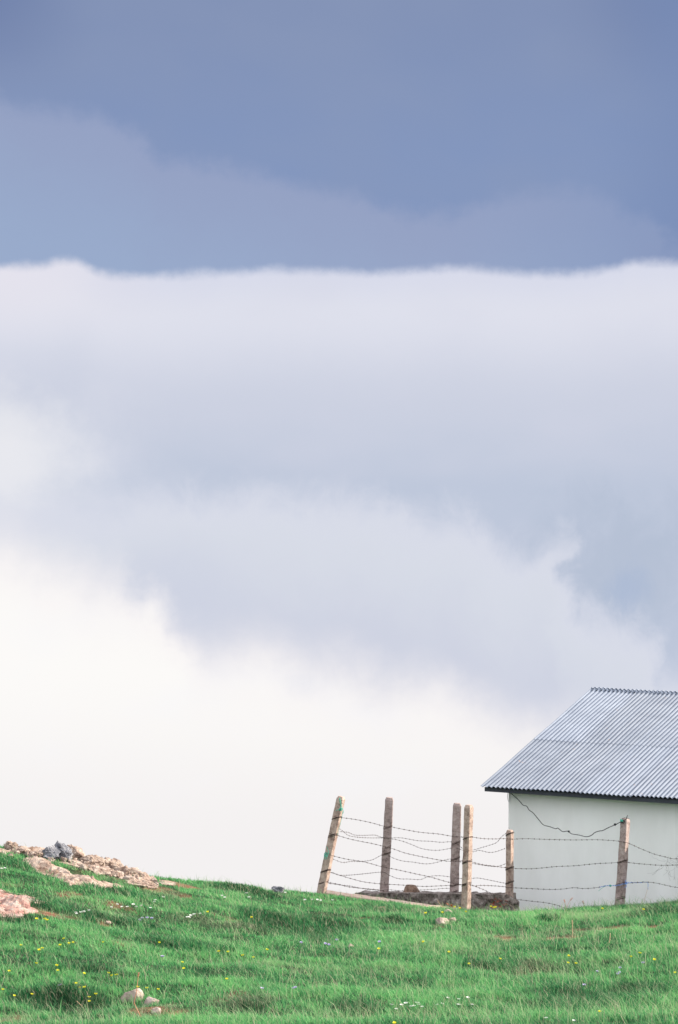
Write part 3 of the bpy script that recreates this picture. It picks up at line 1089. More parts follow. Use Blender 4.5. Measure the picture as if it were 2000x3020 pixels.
# ------------------------------------------------------------------ fences
def post(parent, base, top, w, rot, seed, mat=M_POST, label=None, buried=0.35):
    ax = (top - base).normalized()
    b0 = base - ax * buried
    Lg = (top - b0).length
    xr = Vector((math.cos(rot), math.sin(rot), 0))
    xr = (xr - ax * xr.dot(ax)).normalized()
    yr = ax.cross(xr)
    ch = 0.16
    ringp = []
    c = 1 - ch
    for (a, b_, n_) in ((1, 0, 5), (0, 1, 5), (-1, 0, 5), (0, -1, 5)):
        for k in range(n_):
            tt = -c + 2 * c * k / (n_ - 1)
            if a:
                ringp.append((a, tt * a))
            else:
                ringp.append((-tt * b_, b_))
    nr = 46
    V, Fc = [], []
    m = len(ringp)
    for j in range(nr + 1):
        t = j / nr
        sc = (w / 2) * (1.06 - 0.10 * t)
        d = t * Lg
        fromtop = Lg - d
        if fromtop < 0.03:
            sc *= 0.74 + 0.26 * math.sqrt(max(0, 1 - (1 - fromtop / 0.03) ** 2))
        for (u, v) in ringp:
            p = b0 + ax * d + (xr * u + yr * v) * sc
            n1 = mnoise.fractal(Vector((p.x * 14 + seed * 5, p.y * 14, p.z * 7)), 0.9, 2.0, 4)
            p = p + (xr * u + yr * v) * (0.0045 * n1)
            V.append(p)
    for j in range(nr):
        for i in range(m):
            i2 = (i + 1) % m
            Fc.append((j * m + i, j * m + i2, (j + 1) * m + i2, (j + 1) * m + i))
    V.append(b0 + ax * Lg + ax * 0.004)
    for i in range(m):
        Fc.append((nr * m + i, nr * m + (i + 1) % m, len(V) - 1))
    o = mesh_obj('post', V, Fc, mat, parent, False)
    if label:
        o['label'] = label
    o['ax'] = 0
    del o['ax']
    return o, (base, top, w, rot)


def tie(parent, geom, py, r=0.004, turns=2, tilt=0.02, mat=None, name='wire_tie'):
    base, top, w, rot = geom
    pb, pt = proj(base)[1], proj(top)[1]
    t = (pb - py) / (pb - pt)
    c0 = base.lerp(top, t)
    ax = (top - base).normalized()
    xr = Vector((math.cos(rot), math.sin(rot), 0))
    yr = ax.cross(xr)
    mb = MB()
    for k in range(turns):
        pts = []
        h0 = (k - turns / 2) * 0.011 + random.uniform(-.004, .004)
        for u, v in ((1, -1), (1, 0), (1, 1), (0, 1), (-1, 1), (-1, 0), (-1, -1), (0, -1), (1, -1)):
            s = w / 2 * 1.03 + 0.003
            f = 0.9 if (u and v) else 1.0
            pts.append(c0 + (xr * u * f + yr * v * f) * s + ax * (h0 + tilt * u + random.uniform(-.003, .003)))
        mb.tube(pts, r, 5, cap=False)
    return mb.build(name, mat or M_WIRE, parent)


def smooth_path(pts, n=6):
    """Catmull-Rom through the points"""
    P_ = [pts[0]] + pts + [pts[-1]]
    out = []
    for i in range(1, len(P_) - 2):
        p0, p1, p2, p3 = P_[i - 1], P_[i], P_[i + 1], P_[i + 2]
        for k in range(n):
            t = k / n
            out.append(0.5 * ((2 * p1) + (p2 - p0) * t + (2 * p0 - 5 * p1 + 4 * p2 - p3) * t * t + (3 * p1 - p0 - 3 * p2 + p3) * t ** 3))
    out.append(pts[-1])
    return out


def barbed(parent, pix, yfun, r=0.0028, step=0.075, barb=0.013, seed=0):
    rs = random.Random(seed)
    pts = smooth_path([at(x, y, yfun(x)) for x, y in pix])
    mb = MB()
    mb.tube(pts, r, 5)
    acc = rs.uniform(0, step)
    for a, b_ in zip(pts[:-1], pts[1:]):
        ln = (b_ - a).length
        d = (b_ - a).normalized() if ln > 1e-6 else Vector((1, 0, 0))
        while acc < ln:
            c0 = a + d * acc
            th = rs.uniform(0, math.pi)
            side = Vector((0, math.sin(th), math.cos(th)))
            side2 = Vector((0, -math.cos(th), math.sin(th)))
            bl = barb * rs.uniform(0.8, 1.2)
            mb.tube([c0 - side * bl - d * bl * .4, c0 + side * bl + d * bl * .4], r * 0.75, 4)
            mb.tube([c0 - side2 * bl + d * bl * .4, c0 + side2 * bl - d * bl * .4], r * 0.75, 4)
            mb.tube([c0 - d * 0.008, c0 + d * 0.008], r * 1.9, 5)
            acc += step * rs.uniform(0.9, 1.12)
        acc -= ln
    return mb.build('barbed_wire', M_WIRE, parent)


Z1 = lambda l: [(880 + x * .43367, 2300 + y * .43367) for x, y in l]
Z3 = lambda l: [(1480 + x * .33163, 2300 + y * .33163) for x, y in l]
YA, YB, YCc, YD, YE, YF = 47.0, 48.0, 47.35, 45.9, 46.5, 46.1


def yfront(x):
    return float(np.interp(x, [930, 985, 1375, 1505, 1845, 2150], [YA + .1, YA - .07, YD - .07, YE - .07, YF - .07, 45.7]))


def yrear(x):
    return float(np.interp(x, [950, 1000, 1140, 1345, 1505, 1540], [YA + .04, YA + .05, YB - .06, YCc - .06, YE + .05, YE + .05]))


fence = empty('barbed_wire_fence', at(985, 2650, YA))
tag(fence, 'nearer barbed wire fence from the leaning post along the kerb past the hut wall', 'fence')
fence2 = empty('barbed_wire_fence', at(1140, 2640, YB))
tag(fence2, 'rear barbed wire fence on two grey posts standing on the low rubble wall', 'fence')

pA, gA = post(fence, at(943, 2655, YA), at(1007, 2349, YA), 0.104, R(-27), 1, label='leaning concrete post tied with green twine')
pD, gD = post(fence, at(1374, 2690, YD), at(1383, 2374, YD), 0.099, R(-38), 2, label='tall upright post with a bright sunlit right face')
pE, gE = post(fence, at(1503, 2690, YE), at(1504, 2448, YE), 0.084, R(-36), 3, label='short post at the end of the rubble wall')
pF, gF = post(fence, at(1827, 2690, YF), at(1845, 2414, YF), 0.104, R(-36), 4, M_POSTGREY, label='post with tangled wire on its top in front of the hut wall')
pB, gB = post(fence2, at(1132, 2645, YB), at(1149, 2352, YB), 0.116, R(4), 5, M_POSTGREY, label='grey post second from the left')
pC, gC = post(fence2, at(1339, 2645, YCc), at(1349, 2369, YCc), 0.114, R(4), 6, M_POSTGREY, label='grey post close beside the tall sunlit post')

S = [
    Z1([(238, 252), (300, 258), (400, 272), (500, 293), (580, 315), (640, 322), (720, 338), (830, 357), (950, 368), (1040, 383), (1120, 390), (1180, 390), (1260, 400), (1340, 402), (1410, 400), (1440, 403)])
    + Z3([(105, 528), (220, 524), (400, 530), (640, 535), (850, 533), (1000, 542), (1060, 550), (1130, 565), (1230, 610), (1350, 658), (1450, 685), (1520, 702), (1568, 702), (1900, 690)]),
    Z1([(212, 366), (265, 378), (340, 400), (420, 418), (500, 433), (570, 450), (640, 468), (720, 496), (800, 515), (900, 535), (1000, 552), (1060, 555), (1120, 558), (1180, 560), (1260, 578), (1340, 588), (1410, 598)])
    + Z3([(30, 776), (100, 787), (240, 792), (360, 784), (480, 772), (640, 765), (740, 756), (850, 745), (1000, 738), (1070, 730), (1160, 740), (1240, 748), (1400, 760), (1568, 758), (1900, 750)]),
    Z1([(190, 497), (240, 518), (330, 540), (430, 555), (500, 572), (570, 592), (640, 605), (720, 622), (800, 640), (900, 662), (980, 685), (1030, 698), (1100, 712), (1170, 715), (1230, 735), (1270, 752), (1310, 772)]),
    Z1([(1120, 712), (1170, 715), (1200, 722), (1250, 718), (1340, 722), (1410, 728)])
    + Z3([(40, 955), (100, 960), (200, 965), (300, 970), (420, 975), (540, 972), (640, 960), (740, 968), (850, 958), (920, 945), (1010, 940), (1090, 922), (1140, 918), (1220, 912), (1300, 910), (1380, 920), (1470, 940), (1568, 958), (1900, 990)]),
    Z1([(160, 610), (215, 628), (300, 655), (380, 678), (450, 695), (560, 708), (640, 712), (740, 718), (850, 725), (950, 722), (1030, 718), (1100, 714), (1140, 712)]),
    Z1([(140, 692), (200, 698), (270, 710), (340, 728), (430, 738), (540, 748), (590, 760)]),
    Z3([(90, 1050), (150, 1065), (270, 1080), (400, 1095), (500, 1118), (560, 1140)]),
]
wires = [barbed(fence, s, yfront, seed=k) for k, s in enumerate(S)]
Rr = [
    [(282, 352), (340, 358), (380, 375), (440, 378), (520, 376), (555, 388), (585, 394), (640, 395), (700, 395), (760, 405), (820, 415), (900, 418), (970, 425), (1040, 422), (1085, 440), (1110, 462), (1130, 470), (1185, 478), (1250, 460), (1310, 442), (1350, 425), (1385, 385), (1415, 362)],
    [(282, 335), (305, 350), (340, 378), (400, 390), (480, 395), (550, 395), (590, 397), (635, 402), (700, 415), (770, 440), (830, 465), (900, 478), (970, 478), (1040, 465), (1085, 465), (1115, 478), (1185, 490), (1230, 480), (1290, 493), (1340, 490), (1405, 468)],
    [(238, 540), (300, 562), (360, 555), (430, 555), (500, 545), (560, 515), (600, 500), (630, 525), (700, 550), (780, 560), (870, 572), (940, 562), (1000, 545), (1040, 538), (1090, 545), (1185, 568), (1250, 580), (1340, 590), (1400, 575), (1420, 560)],
    [(225, 628), (280, 648), (350, 648), (440, 640), (555, 628), (590, 632), (620, 650), (680, 672), (750, 675), (830, 678), (880, 660), (950, 652), (1030, 660), (1090, 670), (1110, 672), (1170, 672), (1220, 668), (1290, 680), (1400, 702), (1430, 700)],
    [(200, 703), (280, 715), (350, 722), (440, 740), (550, 752), (620, 748), (700, 755), (820, 750), (920, 745), (1000, 738), (1050, 742)],
]
for k, s in enumerate(Rr):
    barbed(fence2, Z1(s), yrear, r=0.0022, step=0.062, barb=0.011, seed=30 + k)
for g_, pp, ys in ((gA, pA, (2411, 2463, 2568, 2603)), (gD, pD, (2471, 2541, 2607)), (gE, pE, (2458, 2560, 2602)), (gF, pF, (2540, 2606, 2649)), (gB, pB, (2437, 2497, 2515)), (gC, pC, (2483, 2530, 2608, 2626))):
    for y in ys:
        tie(pp, g_, y, r=0.0035 if y % 2 else 0.0045, turns=2 if y % 3 else 3)


def knot(mb, c0, s, n, r, seed):
    rs = random.Random(seed)
    pts = [c0 + Vector((rs.uniform(-s, s), rs.uniform(-s * .6, s * .6), rs.uniform(-s, s))) for _ in range(n)]
    mb.tube(smooth_path(pts, 4), r, 4)


Z7 = lambda l: [(920 + x * .16582, 2320 + y * .16582) for x, y in l]
mb = MB()
ya = YA - 0.075
mb.tube(smooth_path([at(x, y, ya) for x, y in Z7([(492, 200), (510, 260), (522, 330), (545, 390), (560, 450), (548, 480)])]), 0.004, 5)
mb.tube(smooth_path([at(x, y, ya) for x, y in Z7([(490, 215), (500, 300), (520, 390), (475, 410), (420, 425)])]), 0.0035, 5)
knot(mb, at(*Z7([(512, 405)])[0], ya - .01), 0.022, 26, 0.004, 3)
mb.tube(smooth_path([at(x, y, ya + .03) for x, y in Z7([(548, 440), (530, 560), (500, 680), (470, 780), (455, 860)])]), 0.003, 5)
mb.build('twine', M_GREENTWINE, pA)
mb = MB()
mb.tube(smooth_path([at(x, y, ya) for x, y in Z7([(262, 1065), (280, 1110), (295, 1160), (292, 1200), (255, 1170), (225, 1200), (240, 1240), (270, 1260), (235, 1290), (215, 1240)])]), 0.004, 5)
knot(mb, at(*Z7([(250, 1215)])[0], ya), 0.026, 22, 0.003, 5)
mb.build('twine', M_GREENTWINE, pA)
# knot of wire and twine on the right-hand post
mb = MB()
yf = YF - 0.07
knot(mb, at(1836, 2422, yf), 0.03, 22, 0.004, 8)
mb.tube([at(1846, 2418, yf), at(1851, 2404, yf)], 0.006, 5)
mb.tube([at(1840, 2412, yf), at(1857, 2415, yf)], 0.004, 5)
mb.tube([at(1836, 2413, yf), at(1846, 2418, yf)], 0.004, 5)
mb.build('wire_knot', M_CABLE, pF)
mb = MB()
knot(mb, at(1834, 2420, yf - .015), 0.02, 18, 0.0035, 12)
mb.build('twine', M_GREENTWINE, pF)
# blue twine wound on the third strand
mb = MB()
yb = yfront(1850) - 0.01
rs = random.Random(4)
pts = [at(*p, yb) for p in Z3([(870, 955), (925, 943), (975, 942), (1030, 938), (1085, 925), (1140, 917), (1200, 913), (1260, 911), (1300, 911)])]
pts = smooth_path(pts, 8)
pts = [p + Vector((0, rs.uniform(-.006, .006), rs.uniform(-.008, .008))) for p in pts]
mb.tube(pts, 0.0035, 5)
mb.tube(smooth_path([at(*p, yb) for p in Z3([(1298, 912), (1302, 935), (1300, 960), (1303, 975)])]), 0.0035, 5)
mb.tube(smooth_path([at(*p, yb) for p in Z3([(1105, 890), (1098, 920), (1112, 945), (1092, 960)])]), 0.0035, 5)
knot(mb, at(*Z3([(1115, 918)])[0], yb), 0.014, 16, 0.003, 7)
mb.build('twine', M_BLUETWINE, wires[3])
mb = MB()
knot(mb, at(*Z3([(965, 943)])[0], yb), 0.014, 16, 0.003, 17)
mb.tube(smooth_path([at(*p, yb) for p in Z3([(925, 945), (890, 965), (860, 990)])]), 0.0025, 4)
mb.build('twine', M_GREENTWINE, wires[3])

# black cable from the hut to the post
cpix = Z3([(68, 112), (100, 135), (150, 180), (190, 225), (222, 235), (245, 270), (280, 295), (330, 355), (370, 400), (430, 418), (480, 435), (500, 430), (540, 460), (575, 457), (597, 458), (620, 480), (690, 492), (755, 507), (800, 492), (830, 468), (870, 455), (900, 450), (960, 420), (1010, 400), (1062, 372)])
mb = MB()
cp = [at(x, y, float(np.interp(x, [1502, 1835], [wl.y - .04, YF - .05]))) for x, y in cpix]
mb.tube(smooth_path(cp, 5), 0.0055, 6)
knot(mb, cp[14], 0.012, 12, 0.005, 2)
knot(mb, cp[-2], 0.02, 14, 0.005, 6)
cab = mb.build('cable', M_CABLE, None)
tag(cab, 'crooked black cable sagging from the hut eave to the wire topped post', 'cable')

# ------------------------------------------------------------------ low rubble wall, kerb, stone on the wall
def beam(name, p0, p1, width, height, mat, amp, seed, label, cat, nl=90, freq=9.0):
    d = (p1 - p0)
    ln = d.length
    t = d.normalized()
    s = Vector((-t.y, t.x, 0)).normalized()
    if s.y < 0:
        s = -s
    V, Fc = [], []
    prof = []
    nh, nw = 14, 6
    for k in range(nh + 1):
        prof.append((0.0, -height + height * k / nh))
    for k in range(1, nw + 1):
        prof.append((width * k / nw, 0.0))
    for k in range(1, nh + 1):
        prof.append((width, -height * k / nh))
    m = len(prof)
    for i in range(nl + 1):
        for (a, z) in prof:
            p = p0 + d * (i / nl) + s * a + UP * z
            w = p * freq + Vector((seed, 0, 0))
            nz = mnoise.fractal(w, 0.8, 2.0, 5)
            cell = mnoise.voronoi(w * 0.9)[0]
            k = amp * (nz * 0.8 + (cell[1] - cell[0]) * 0.8 - 0.3)
            side = -s if a <= 0 else (s if a >= width else Vector())
            p = p + side * k + UP * (k * 0.35 if z > -height * 0.08 else 0)
            V.append(p)
    for i in range(nl):
        for j in range(m - 1):
            Fc.append((i * m + j, (i + 1) * m + j, (i + 1) * m + j + 1, i * m + j + 1))
    Fc.append(tuple(range(m)))
    Fc.append(tuple(nl * m + j for j in range(m))[::-1])
    o = mesh_obj(name, V, [f[::-1] for f in Fc], mat, None, False)
    tag(o, label, cat)
    return o


beam('low_wall', at(1045, 2633, 48.15), at(1494, 2639, 46.5), 0.24, 0.9, M_RUBBLE, 0.035, 2,
     'low dark rubble concrete wall carrying the rear fence posts', 'wall', nl=150)
beam('kerb', at(935, 2630, 47.3), at(1330, 2685, 45.75), 0.20, 0.35, M_KERB, 0.012, 5,
     'narrow sunlit pinkish concrete kerb running along the grass to the leaning post', 'kerb', nl=90)
rock('stone', 1193, 2608, 1240, 2637, M_BROWNSTONE, 'loose reddish brown stone sitting on top of the rubble wall', 'stone', 47, None, Y=47.75, amp=.2, sink=0.3, round_=.1, n=14, yaw=.3)
rock('concrete_chunk', 1490, 2636, 1528, 2706, M_RUBBLE, 'crumbling dark concrete block at the right end of the rubble wall', 'block', 42, None, Y=46.28, amp=.35, sink=0.3, depth=0.7, n=22, round_=.15)

# ------------------------------------------------------------------ plants
def leaf(mb, base, d, ln, w, droop=0.3):
    d = d.normalized()
    s = d.cross(UP)
    s = s.normalized() if s.length > 1e-3 else Vector((1, 0, 0))
    n = s.cross(d)
    pr = [(0, 0.1), (0.3, 0.9), (0.6, 1.0), (0.85, 0.5), (1, 0.02)]
    V, Fc = [], []
    for t, ww in pr:
        c = base + d * ln * t - UP * droop * ln * t * t
        V += [c - s * w * ww * .5, c + n * w * .08, c + s * w * ww * .5]
    for i in range(len(pr) - 1):
        for k in range(2):
            Fc.append((i * 3 + k, i * 3 + k + 1, i * 3 + 3 + k + 1, i * 3 + 3 + k))
    mb.add(V, Fc)


def weed(px, py, Y, hgt, label, seed, n=11, mat=M_REDLEAF):
    rs = random.Random(seed)
    b = at(px, py, Y)
    root = empty('weed', b)
    tag(root, label, 'weed')
    st, lf = MB(), MB()
    for k in range(4):
        tip = b + Vector((rs.uniform(-.06, .06), rs.uniform(-.05, .02), hgt * rs.uniform(.6, 1)))
        st.tube(smooth_path([b, b.lerp(tip, .5) + Vector((rs.uniform(-.01, .01), 0, 0)), tip], 4), 0.003, 5, 0.0015)
        for j in range(n // 4 + 1):
            q = b.lerp(tip, rs.uniform(.35, 1))
            leaf(lf, q, Vector((rs.uniform(-1, 1), rs.uniform(-1, .2), rs.uniform(-.1, .7))), rs.uniform(.05, .08), rs.uniform(.025, .04))
    st.build('stem', M_STEM, root)
    lf.build('leaves', mat, root)


weed(1458, 2690, 46.35, 0.2, 'weed with broad red leaves against the dark rubble wall', 3, 14)
weed(1483, 2690, 46.28, 0.17, 'smaller red leaved weed beside the crumbling end block', 4, 10)
weed(1322, 2692, 46.0, 0.14, 'low reddish weed at the foot of the tall sunlit post', 6, 8)

# dry stalks
Z6 = lambda l: [(300 + x * .20408, 2840 + y * .20408) for x, y in l]


def stalk(name, pix, Y0_, r, mat, label, seedhead=False):
    pts = [at(x, y, Y0_) for x, y in pix]
    root = empty(name, pts[-1])
    tag(root, label, 'dry stalk')
    mb = MB()
    mb.tube(smooth_path(pts, 5), r * .8, 5, r)
    mb.build('stem', mat, root)
    if seedhead:
        mb = MB()
        d = (pts[0] - pts[1]).normalized()
        for k in range(10):
            q = pts[0] - d * 0.004 * k
            a = k * 2.4
            mb.tube([q, q + Vector((math.cos(a), math.sin(a), 1.2)) * 0.012], 0.004, 4, 0.001)
        mb.build('seed_head', mat, root)


hb = hit(412, 3004)
stalk('dry_stalk', Z6([(535, 150), (520, 260), (505, 400), (485, 500), (470, 570), (500, 650), (545, 740), (580, 815)]), hb.y, 0.0042, M_REDSTALK,
      'bent reddish dry stalk standing in front of the pinkish stone', True)
hb = hit(1690, 2775)
stalk('dry_stalk', [(1688, 2716), (1689, 2740), (1688, 2775)], hb.y, 0.006, M_STRAW, 'short thick straw stalk in the grass below the right hand post', True)
hb = hit(1797, 2785)
stalk('dry_stalk', [(1800, 2752), (1799, 2768), (1796, 2786)], hb.y, 0.006, M_STRAW, 'pale broken straw stub beside the brown soil at right')
hb = hit(1330, 2692)
stalk('dry_stalk', [(1290, 2655), (1302, 2672), (1325, 2696)], YD - .3, 0.003, M_STRAW, 'thin pale stalk leaning left across the kerb end')
hb = hit(240, 2985)
stalk('dry_stalk', [(226, 2952), (240, 2966), (262, 2986)], hb.y, 0.004, M_STRAW, 'pale straw stalk over the dark hollow at lower left')
hb = hit(1900, 2680)
stalk('dry_stalk', [(1912, 2616), (1905, 2640), (1893, 2685)], YF - .1, 0.0022, M_STRAW, 'thin pale stem leaning against the hut wall under the blue twine')
for k, (a, lb) in enumerate((([(1688, 2650), (1678, 2662), (1668, 2690)], 'tallest reddish grass stem at the foot of the hut wall'),
                             ([(1664, 2655), (1668, 2668), (1672, 2692)], 'short reddish grass stem left of the tallest one at the wall foot'),
                             ([(1719, 2659), (1723, 2672), (1727, 2692)], 'lone reddish grass stem at the wall foot nearer the right post'))):
    stalk('dry_stalk', a, 45.5, 0.0026, M_REDSTALK, lb, True)

# tangle of bare twigs caught on the wire at the right edge
rs = random.Random(21)
mb = MB()
c0 = at(1985, 2545, 46.3)
for k in range(26):
    q = c0 + Vector((rs.uniform(-.15, .25), rs.uniform(-.08, .15), rs.uniform(-.25, .1)))
    pts = [q]
    d = Vector((rs.uniform(-1, 1), rs.uniform(-.4, .4), rs.uniform(-1, 1))).normalized()
    for j in range(5):
        d = (d + Vector((rs.uniform(-.7, .7), rs.uniform(-.4, .4), rs.uniform(-.7, .7)))).normalized()
        pts.append(pts[-1] + d * 0.045)
    mb.tube(pts, 0.0016, 4, 0.001)
mb.tube(smooth_path([c0 + Vector((.1, 0, .0)), c0 + Vector((.08, .05, -.3)), c0 + Vector((.15, .05, -.8))], 5), 0.003, 5)
tw = mb.build('twig_tangle', M_TWIG, None)
tag(tw, 'tangle of bare grey twigs caught on the wires at the right edge', 'twigs')

# ------------------------------------------------------------------ flowers
Z5 = lambda x, y: (x * .6378, 2680 + y * .6378)
Z6b = lambda x, y: (1000 + x * .6378, 2620 + y * .6378)
Z8 = lambda x, y: (600 + x * .2551, 2560 + y * .2551)
Z4 = lambda x, y: (x * .3571, 2440 + y * .3571)
yellow = [Z5(*p) for p in [(95, 172), (185, 190), (193, 186), (162, 255), (260, 262), (264, 288), (45, 290), (10, 377), (62, 403), (142, 398), (357, 346), (365, 368), (398, 364), (416, 412), (415, 430), (444, 398), (285, 170), (305, 140), (315, 163), (345, 158), (480, 158), (380, 300), (497, 300), (522, 312), (546, 308), (630, 365), (680, 370), (728, 376), (835, 250), (858, 275), (1016, 200), (1060, 202), (1134, 217), (1180, 227), (1228, 192), (1048, 328), (735, 160), (170, 48), (210, 50), (220, 55), (965, 17), (1170, 42)]]
yellow += [Z6b(*p) for p in [(545, 88), (478, 112), (408, 116), (558, 95), (580, 110), (702, 88), (710, 92), (732, 90), (1207, 95), (1400, 100), (184, 280), (400, 248), (510, 297), (600, 352), (1054, 347), (1092, 350), (1056, 313), (1345, 318), (1385, 302), (1452, 330), (1558, 392), (1205, 572), (258, 622), (735, 328)]]
purple = [Z5(*p) for p in [(1392, 160), (1500, 165), (1520, 170), (1560, 148), (285, 355), (1207, 372), (1355, 372), (1368, 368), (660, 48), (683, 46), (705, 48), (640, 56), (750, 225)]]
purple += [Z6b(*p) for p in [(1300, 370), (1288, 400), (1302, 393), (1408, 348), (1190, 388), (1135, 450), (190, 250)]]
white = [Z6b(*p) for p in [(290, 540), (310, 532), (335, 548), (350, 530), (370, 540), (385, 550), (470, 535), (460, 540), (500, 508), (555, 515), (550, 540), (590, 505), (612, 540), (240, 540), (265, 560), (345, 545), (365, 532), (958, 602), (1083, 613)]]
white += [Z5(*p) for p in [(870, 40), (880, 32), (900, 28), (928, 25), (350, 20), (385, 15), (866, 42)]]
white += [Z8(*p) for p in [(225, 325), (250, 345), (490, 295), (530, 345), (1310, 368), (1355, 378), (1370, 378), (1265, 370), (1185, 372), (1490, 378), (950, 290)]]
white += [Z4(*p) for p in [(10, 345), (30, 340), (640, 715), (670, 705), (690, 700), (740, 690), (920, 665), (960, 640), (1010, 660), (1060, 660), (1100, 640), (1130, 660), (1180, 650), (1240, 670), (1290, 605), (1340, 580), (1270, 620), (1550, 745)]]


def flower_mesh(name, petal, npet, rad, cup, hgt):
    mb = MB()
    mb.tube([(0, 0, -0.04), (0.004, 0.002, hgt * .5), (0, 0, hgt)], 0.0022, 4, 0.0015)
    nst = len(mb.f)
    for k in range(npet):
        a = 2 * math.pi * k / npet
        d = Vector((math.cos(a), math.sin(a), 0))
        s = Vector((-math.sin(a), math.cos(a), 0))
        c = Vector((0, 0, hgt))
        V = [c, c + d * rad * .55 - s * rad * .8 + UP * rad * cup * .5, c + d * rad + UP * rad * cup, c + d * rad * .55 + s * rad * .8 + UP * rad * cup * .5]
        V += [v - UP * 0.0012 for v in V]
        mb.add(V, [(0, 1, 2, 3), (7, 6, 5, 4), (0, 4, 5, 1), (1, 5, 6, 2), (2, 6, 7, 3), (3, 7, 4, 0)])
    mb.add([(0.006 * math.cos(t), 0.006 * math.sin(t), hgt + 0.003) for t in np.arange(6) * math.pi / 3] + [(0, 0, hgt + 0.007)],
           [(i, (i + 1) % 6, 6) for i in range(6)])
    me = bpy.data.meshes.new(name)
    me.from_pydata([tuple(v) for v in mb.v], [], mb.f)
    me.materials.append(M_STEM)
    me.materials.append(petal)
    me.polygons.foreach_set('material_index', [0 if i < nst else 1 for i in range(len(me.polygons))])
    me.update()
    return me


def plant_flowers(name, me, pts, hgt, label, cat, group):
    first = None
    for (px, py) in pts:
        g0 = hit(px, min(py + hgt * F / 42, 3060))
        k = 1.0
        p = at(px, py, g0.y)
        z = gz(p.x, p.y)
        if first is None:
            o = first = bpy.data.objects.new(name, me)
            tag(o, label, cat, group)
        else:
            o = first.copy()
        sc = min(max((p.z - z) / hgt, 0.6), 1.9)
        o.location = (p.x, p.y, p.z - hgt * sc)
        u = random.uniform(0.85, 1.15)
        o.scale = (u, u, sc)
        o.rotation_euler = (random.uniform(-.1, .35), random.uniform(-.2, .2), random.uniform(0, 6.28))
        col.objects.link(o)


plant_flowers('yellow_flower', flower_mesh('yellow_flower', M_YELLOW, 5, 0.017, 1.2, 0.09), yellow, 0.09, 'small yellow cup shaped wildflower on a thin stem in the meadow grass', 'flower', 'yellow wildflowers in the meadow')
plant_flowers('lilac_flower', flower_mesh('lilac_flower', M_PURPLE, 6, 0.02, 1.2, 0.06), purple, 0.06, 'small pale lilac wildflower low in the meadow grass', 'flower', 'lilac wildflowers in the meadow')
plant_flowers('white_flower', flower_mesh('white_flower', M_WHITE, 7, 0.019, 0.8, 0.06), white, 0.06, 'tiny white wildflower low in the meadow grass', 'flower', 'white wildflowers in the meadow')

# ------------------------------------------------------------------ grass
NB = 620000
by = np.sqrt(rng.uniform(30.8 ** 2, 49.5 ** 2, NB))
bx = rng.uniform(-0.135, 0.135, NB) * by
soil_b = field(SOIL, bx, by)
lush_shade_b = field(LUSH_SHADE, bx, by)
dry_b = field(DRY, bx, by)
clump = fnoise(bx / 0.22, by / 0.22, 3, 51)
big = fnoise(bx / 1.3, by / 0.9, 3, 57)
keep = rng.uniform(0, 1, NB) > np.clip(soil_b * (0.62 + 1.3 * fnoise(bx / .21, by / .26, 3, 77)) + np.where(clump < -0.25, 0.35, 0) - 0.05, 0, 0.93)
for w in SLAB_POLYS:
    xs = np.array([p.x for p in w])
    ys = np.array([p.y for p in w])
    ins_ = np.zeros(NB, bool)
    jx = bx + 0.10 * fnoise(bx / .25, by / .25, 3, 5)
    jy = by + 0.22 * fnoise(bx / .3 + 5, by / .35, 3, 8)
    for i in range(len(w)):
        x1, y1, x2, y2 = xs[i], ys[i], xs[(i + 1) % len(w)], ys[(i + 1) % len(w)]
        cond = (y1 > jy) != (y2 > jy)
        ins_ ^= cond & (jx < (x2 - x1) * (jy - y1) / (y2 - y1 if y2 != y1 else 1e-9) + x1)
    keep &= ~(ins_ & (rng.uniform(0, 1, NB) < 0.97 - 0.5 * np.clip(fnoise(bx / .3, by / .25, 2, 63), 0, 1)))
# none inside the hut, the wall or the kerb
rel = (bx - wl.x) * o_.x + (by - wl.y) * o_.y
als = (bx - wl.x) * e_.x + (by - wl.y) * e_.y
keep &= ~((rel < 0.02) & (als > -0.02))
bx, by, soil_b, lush_shade_b, dry_b, clump, big = [a[keep] for a in (bx, by, soil_b, lush_shade_b, dry_b, clump, big)]
n = len(bx)
bz = ground(bx, by) - 0.006
tall = rng.uniform(0, 1, n)
hgt = (0.028 + 0.035 * rng.uniform(0, 1, n) ** 1.5) * (1 + 0.6 * clump + 0.5 * big) * (1 + 0.65 * lush_shade_b) * (1 - 0.45 * np.clip(soil_b, 0, 1))
straw = (tall > 0.972) & (soil_b < .6)
hgt = np.where(straw, rng.uniform(0.08, 0.17, n), hgt)
hgt = np.clip(hgt * np.interp(by, [31, 38, 46], [1.35, 1.05, 0.78]), 0.012, 0.2)
right = np.clip((bx + 1.0) / 4.0, 0, 1)
hgt *= 1 + 0.35 * right
wid = np.where(straw, 0.0048, rng.uniform(0.004, 0.0085, n) * (1 + 0.3 * lush_shade_b))
th = rng.uniform(0, 2 * np.pi, n)
lean = hgt * rng.uniform(0.15, 1.15, n)
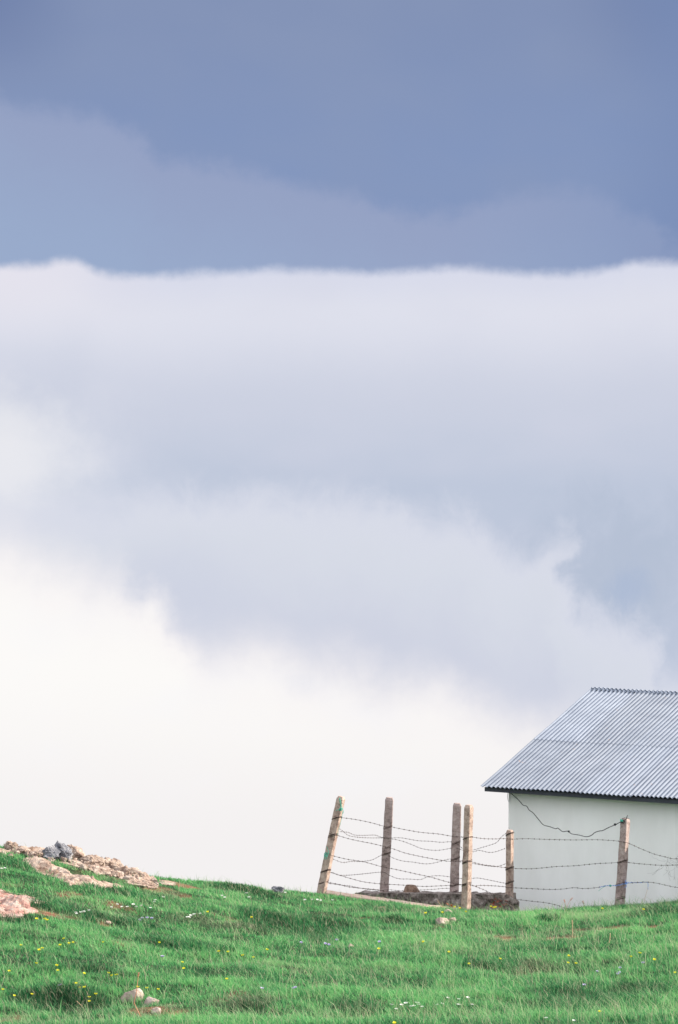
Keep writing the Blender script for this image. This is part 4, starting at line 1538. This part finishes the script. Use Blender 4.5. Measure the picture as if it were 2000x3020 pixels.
# wind bends the longer blades over towards the left
la = rng.uniform(0, 2 * np.pi, n)
lx = np.cos(la) * lean - 0.24 * hgt
ly = np.sin(la) * lean
clov = (rng.uniform(0, 1, n) < np.clip(0.03 + 0.35 * np.clip(fnoise(bx / .5, by / .4, 3, 91), 0, 1), 0, .3)) & ~straw & (soil_b < .5) & (np.abs(bx / by + 0.0) < 0.2)
hgt = np.where(clov, rng.uniform(0.015, 0.045, n), hgt)
wid = np.where(clov, rng.uniform(0.012, 0.022, n), wid)
lx = np.where(clov, np.cos(la) * rng.uniform(0.01, 0.03, n), lx)
ly = np.where(clov, np.sin(la) * rng.uniform(0.01, 0.03, n), ly)
wx, wy = np.cos(th) * wid / 2, np.sin(th) * wid / 2
V = np.empty((n, 5, 3), np.float32)
V[:, 0] = np.stack([bx - wx, by - wy, bz], 1)
V[:, 1] = np.stack([bx + wx, by + wy, bz], 1)
V[:, 2] = np.stack([bx + wx * .8 + lx * .3, by + wy * .8 + ly * .3, bz + hgt * .6], 1)
V[:, 3] = np.stack([bx - wx * .8 + lx * .3, by - wy * .8 + ly * .3, bz + hgt * .6], 1)
V[:, 4] = np.stack([bx + lx, by + ly, bz + hgt], 1)
base = np.arange(n, dtype=np.int64)[:, None] * 5
loops = np.concatenate([base + np.array([[0, 1, 2, 3]]), base + np.array([[3, 2, 4]])], 1).ravel()
starts = (np.arange(n)[:, None] * 7 + np.array([[0, 4]])).ravel()
tint = np.clip(0.60 + 0.55 * clump + 0.45 * big - 0.52 * lush_shade_b + rng.normal(0, 0.24, n), 0, 1)  # darker for lush turf and for the painted shade in hollows
dry = np.clip(rng.normal(0.02, 0.08, n) + 0.36 * dry_b * rng.uniform(0, 1.3, n) + 0.5 * np.clip(soil_b, 0, 1) * rng.uniform(0, 1, n) + np.where(rng.uniform(0, 1, n) > 0.85, rng.uniform(0.15, 0.6, n), 0), 0, 1)
tint = np.where(clov, np.clip(rng.normal(0.72, 0.2, n) - 0.3 * lush_shade_b, 0, 1), tint)
dry = np.where(clov, 0.0, dry)
dry = np.where(straw, np.clip(rng.normal(0.45, 0.28, n), 0, 1), dry)
tint = np.where(straw, np.clip(tint + 0.35, 0, 1), tint)
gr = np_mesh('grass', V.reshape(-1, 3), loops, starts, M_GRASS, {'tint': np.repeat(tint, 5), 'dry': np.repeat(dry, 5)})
tag(gr, 'short green meadow grass with dry straw covering the hilltop', 'grass', kind='stuff')
print('hut run', RUN, 'rise', RISE, 'blades', n)
